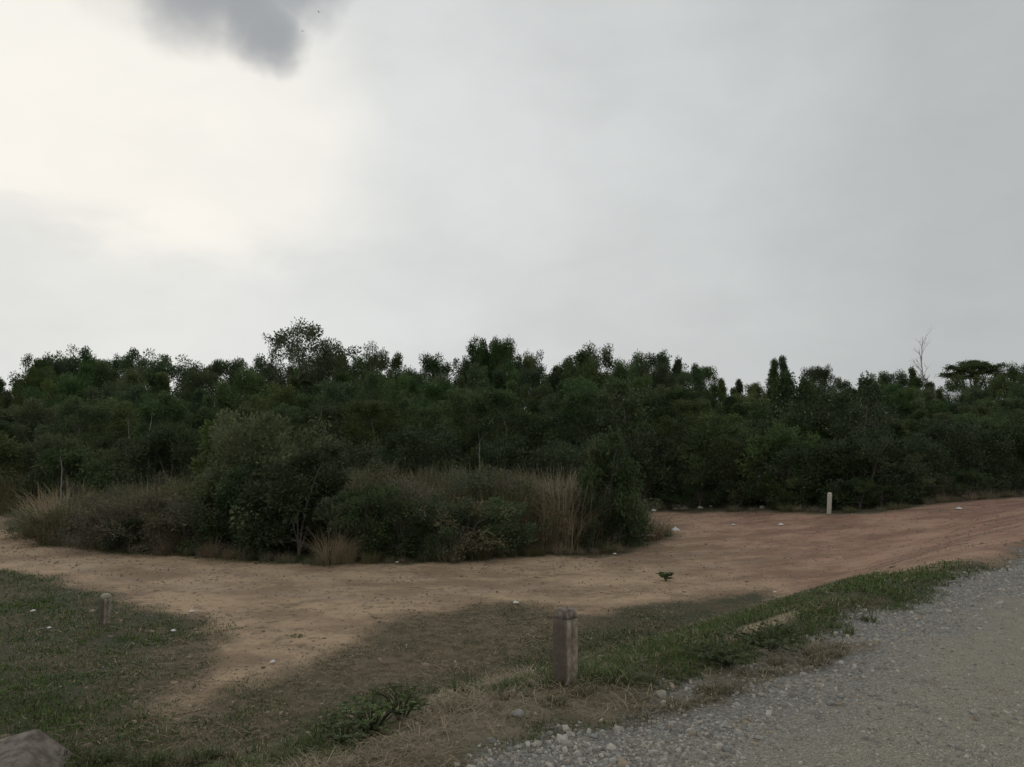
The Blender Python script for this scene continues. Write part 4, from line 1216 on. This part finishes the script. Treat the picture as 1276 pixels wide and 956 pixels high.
# long single stalks
def stalk(px, py, tips, label, tint, wd=0.010, name='grass_stalk'):
    x, y = hit(px, py); z = gz(x, y)
    n = len(tips); V = []; F = []
    rng = np.random.default_rng(px)
    for (dx, dz) in tips:
        k = y / F_PX; e = np.array([dx * k, rng.uniform(-0.08, 0.08), dz * k]); b0 = np.array([rng.uniform(-0.02, 0.02), 0, -0.01])
        o_ = len(V)
        for j in range(5):
            t = j / 4; p = b0 * (1 - t) + e * t + np.array([0, 0, 0.18 * np.linalg.norm(e) * math.sin(PI * t) * 0.6]); w_ = wd * 0.5 * (1 - 0.8 * t)
            V += [p + [-w_ * .7, w_ * .7, 0], p + [w_ * .7, w_ * .3, 0]]
            if j: F.append((o_ + 2 * j - 2, o_ + 2 * j - 1, o_ + 2 * j + 1, o_ + 2 * j))
    T = np.tile(np.array([*tint, 1.0]), (len(V), 1))
    o = obj(name, mesh_np(name, V, F, M_BLADE, False, {'tint': ('FLOAT_COLOR', T)})); o.location = (x, y, z)
    tag(o, label, 'grass stalk')
stalk(697, 858, [(-16, 40)], 'long pale grass blade leaning against the left foot of the near post', (0.22, 0.21, 0.14), 0.016)
stalk(690, 862, [(-9, 28), (-22, 12), (-14, 22)], 'short green blades left of the foot of the near post', (0.13, 0.15, 0.06), 0.010)
stalk(512, 888, [(2, 26), (5, 24), (-10, 18), (9, 20)], 'pale upright cut stalks standing in a row above the leafy weeds', (0.27, 0.26, 0.18), 0.010)
stalk(535, 885, [(-8, 20), (-3, 14)], 'two pale slanting stalks right of the cut stalks', (0.25, 0.22, 0.15), 0.009)
stalk(478, 890, [(-6, 18), (6, 8), (-3, 12)], 'yellow green broad blades left of the cut stalks', (0.17, 0.18, 0.07), 0.022)

def straw_stick(px, py, ln, az, label, r=0.004, tint=None, mat=None, name='stick', lift=0.012):
    x, y = hit(px, py); z = gz(x, y) + lift
    L = ln * y / F_PX
    d_ = np.array([math.cos(az), math.sin(az), 0.05])
    o = obj(name, mesh_np(name, *tube([-d_ * L / 2, np.array([0, 0, 0.006]), d_ * L / 2], [r, r * 0.9, r * 0.6], 5), mat or M_BARE, True))
    o.location = (x, y, z); tag(o, label, 'stick')
straw_stick(820, 893, 24, 0.55, 'pale dry stick lying on the gravel edge below the rounded stone', 0.004)
straw_stick(792, 889, 14, 1.1, 'short pale upturned splinter left of the dry stick', 0.005)
straw_stick(695, 918, 22, 0.02, 'flat yellow straw stalk on the gravel left of and below the near post', 0.004)
straw_stick(807, 679, 22, -0.35, 'white peeled stick poking out of the dry grass at the right end of the scrub', 0.02, lift=0.25)
straw_stick(190, 676, 30, -0.5, 'brown fallen branch leaning at the left half of the scrub edge', 0.015, mat=M_BARK, lift=0.1)
straw_stick(1190, 727, 18, 0.05, 'white flat strip lying on the dark gravel at the right', 0.012)

# ------------------------------------------------------------------ litter
def scrap_mesh(seed, s):
    rng = np.random.default_rng(seed); n = 5
    V = []
    for j in range(n):
        for i in range(n):
            V.append(((i / (n - 1) - .5) * (1 + rng.normal(0, .12)), (j / (n - 1) - .5) * (0.8 + rng.normal(0, .12)), abs(rng.normal(0.22, 0.16)) * (0.4 + 0.9 * math.sin(PI * i / (n - 1)) * math.sin(PI * j / (n - 1)))))
    V = np.array(V) * s * [0.9, 0.9, 0.62]; F = []
    for j in range(n - 1):
        for i in range(n - 1):
            a = j * n + i; F.append((a, a + 1, a + n + 1)); F.append((a, a + n + 1, a + n))
    k = len(V); Vb = V.copy(); Vb[:, 2] = -0.03 * s; V = np.vstack([V, Vb])
    rim = [i for i in range(n)] + [n * (j + 1) + n - 1 for j in range(n - 1)] + [n * (n - 1) + i for i in range(n - 2, -1, -1)] + [n * j for j in range(n - 2, 0, -1)]
    for i in range(len(rim)):
        a, b_ = rim[i], rim[(i + 1) % len(rim)]; F.append((a, a + k, b_ + k)); F.append((a, b_ + k, b_))
    return mesh_np('litter_scrap', V, F, M_PLASTIC)
LIT = [(680, 669, 8, 'white crumpled bag in the scrub below the reddish dry grass'),
       (670, 673, 7, 'flatter white scrap just left of the crumpled bag in the scrub'),
       (706, 682, 3, 'tiny white fleck right of the crumpled bag in the scrub'),
       (766, 691, 4, 'tiny white scrap on the track edge below the upright bush'),
       (495, 701, 4, 'tiny white scrap on the track edge near the middle of the scrub'),
       (798, 629, 6, 'white scrap, leftmost of the row at the foot of the wood'),
       (823, 630, 4, 'white scrap second in the row at the foot of the wood'),
       (842, 631, 6, 'white scrap, biggest in the middle of the row at the foot of the wood'),
       (852, 635, 6, 'dull white scrap just right of the biggest one in the row'),
       (842, 635, 4, 'small dull scrap under the biggest one in the row'),
       (873, 634, 4, 'bluish white scrap near the right end of the litter row'),
       (886, 632, 3, 'tiny scrap, rightmost of the litter row at the foot of the wood'),
       (815, 637, 5, 'off white scrap in front of the left part of the litter row'),
       (832, 667, 5, 'white scrap at the right foot of the green and brown tuft'),
       (842, 673, 7, 'flat white strip on the track right of the green and brown tuft'),
       (914, 655, 4, 'white fleck on the bare dirt in the left part of the clearing'),
       (973, 655, 5, 'white scrap in the middle of the clearing left of the small pale post'),
       (1195, 636, 6, 'pale scrap on the dirt near the foot of the wood at the right'),
       (643, 754, 6, 'white scrap on the thin grass between the track and the near post'),
       (966, 740, 3, 'tiny white fleck on the dark green verge right of the near post'),
       (239, 765, 5, 'white scrap at the tip of the left grass where the track begins'),
       (216, 789, 5, 'flat whitish scrap in the left grass below the track'),
       (61, 785, 4, 'small white scrap in the grass near the left edge'),
       (41, 764, 4, 'tiny pale scrap in the grass nearest the left edge'),
       (339, 827, 6, 'white scrap on the bare earth patch left of centre'),
       (1158, 578, 0, '')]
for i, (px, py, sz, lb) in enumerate(LIT):
    if not sz: continue
    x, y = hit(px, py); s = sz * math.hypot(x, y) / F_PX * (1.6 if 790 < px < 890 else 1.15)
    o = obj('litter_scrap', scrap_mesh(700 + i, s)); o.location = (x, y, gz(x, y) + 0.03 + (0.25 if py in (669, 673) else 0)); o.rotation_euler = (0, 0, random.uniform(0, 6))
    tag(o, lb, 'litter', 'white litter')

# ------------------------------------------------------------------ two birds in the sky
def bird(px, py, dist, label, seed):
    rng = np.random.default_rng(seed)
    p = CAM + pix_dir(px, py) * dist
    root = empty('bird', tuple(p), rng.uniform(0, 6))
    ts = np.linspace(0, 1, 9)
    body = np.stack([-0.13 + 0.30 * ts, np.zeros(9), 0.01 * np.sin(PI * ts)], -1)
    rad = np.array([0.008, 0.022, 0.034, 0.038, 0.036, 0.026, 0.020, 0.022, 0.006])
    m = plain('dark_plumage', (0.02, 0.02, 0.02), (0.05, 0.045, 0.04), 20, 0.8)
    obj('body', mesh_np('body', *tube(body, rad, 8), m, True), root)
    for s in (-1, 1):
        st = [(0.00, 0.0, 0.10, 0.01), (0.13, 0.02, 0.10, 0.05), (0.26, -0.02, 0.075, 0.055), (0.38, -0.07, 0.02, 0.02)]
        V = []
        for (sp, bx, ch, zz) in st:
            V += [(bx + ch / 2, s * sp, zz), (bx - ch / 2, s * sp, zz - 0.004), (bx, s * sp, zz + 0.010)]
        F = []
        for j in range(3):
            for a, b_ in ((0, 2), (2, 1), (1, 0)):
                q = j * 3; F.append((q + a, q + b_, q + 3 + b_)); F.append((q + a, q + 3 + b_, q + 3 + a))
        obj('wing', mesh_np('wing', V, F, m), root)
    V = [(-0.12, 0, 0.005), (-0.23, 0.045, 0), (-0.21, 0, 0.004), (-0.23, -0.045, 0), (-0.12, 0, -0.006)]
    obj('tail', mesh_np('tail', V, [(0, 1, 2), (0, 2, 3), (4, 2, 1), (4, 3, 2)], m), root)
    tag(root, label, 'bird')
bird(397, 15, 150, 'tiny dark bird high in the sky, upper right one of two', 1)
bird(377, 39, 150, 'tiny dark bird high in the sky, lower left one of two', 2)
print('objects', len(bpy.data.objects))
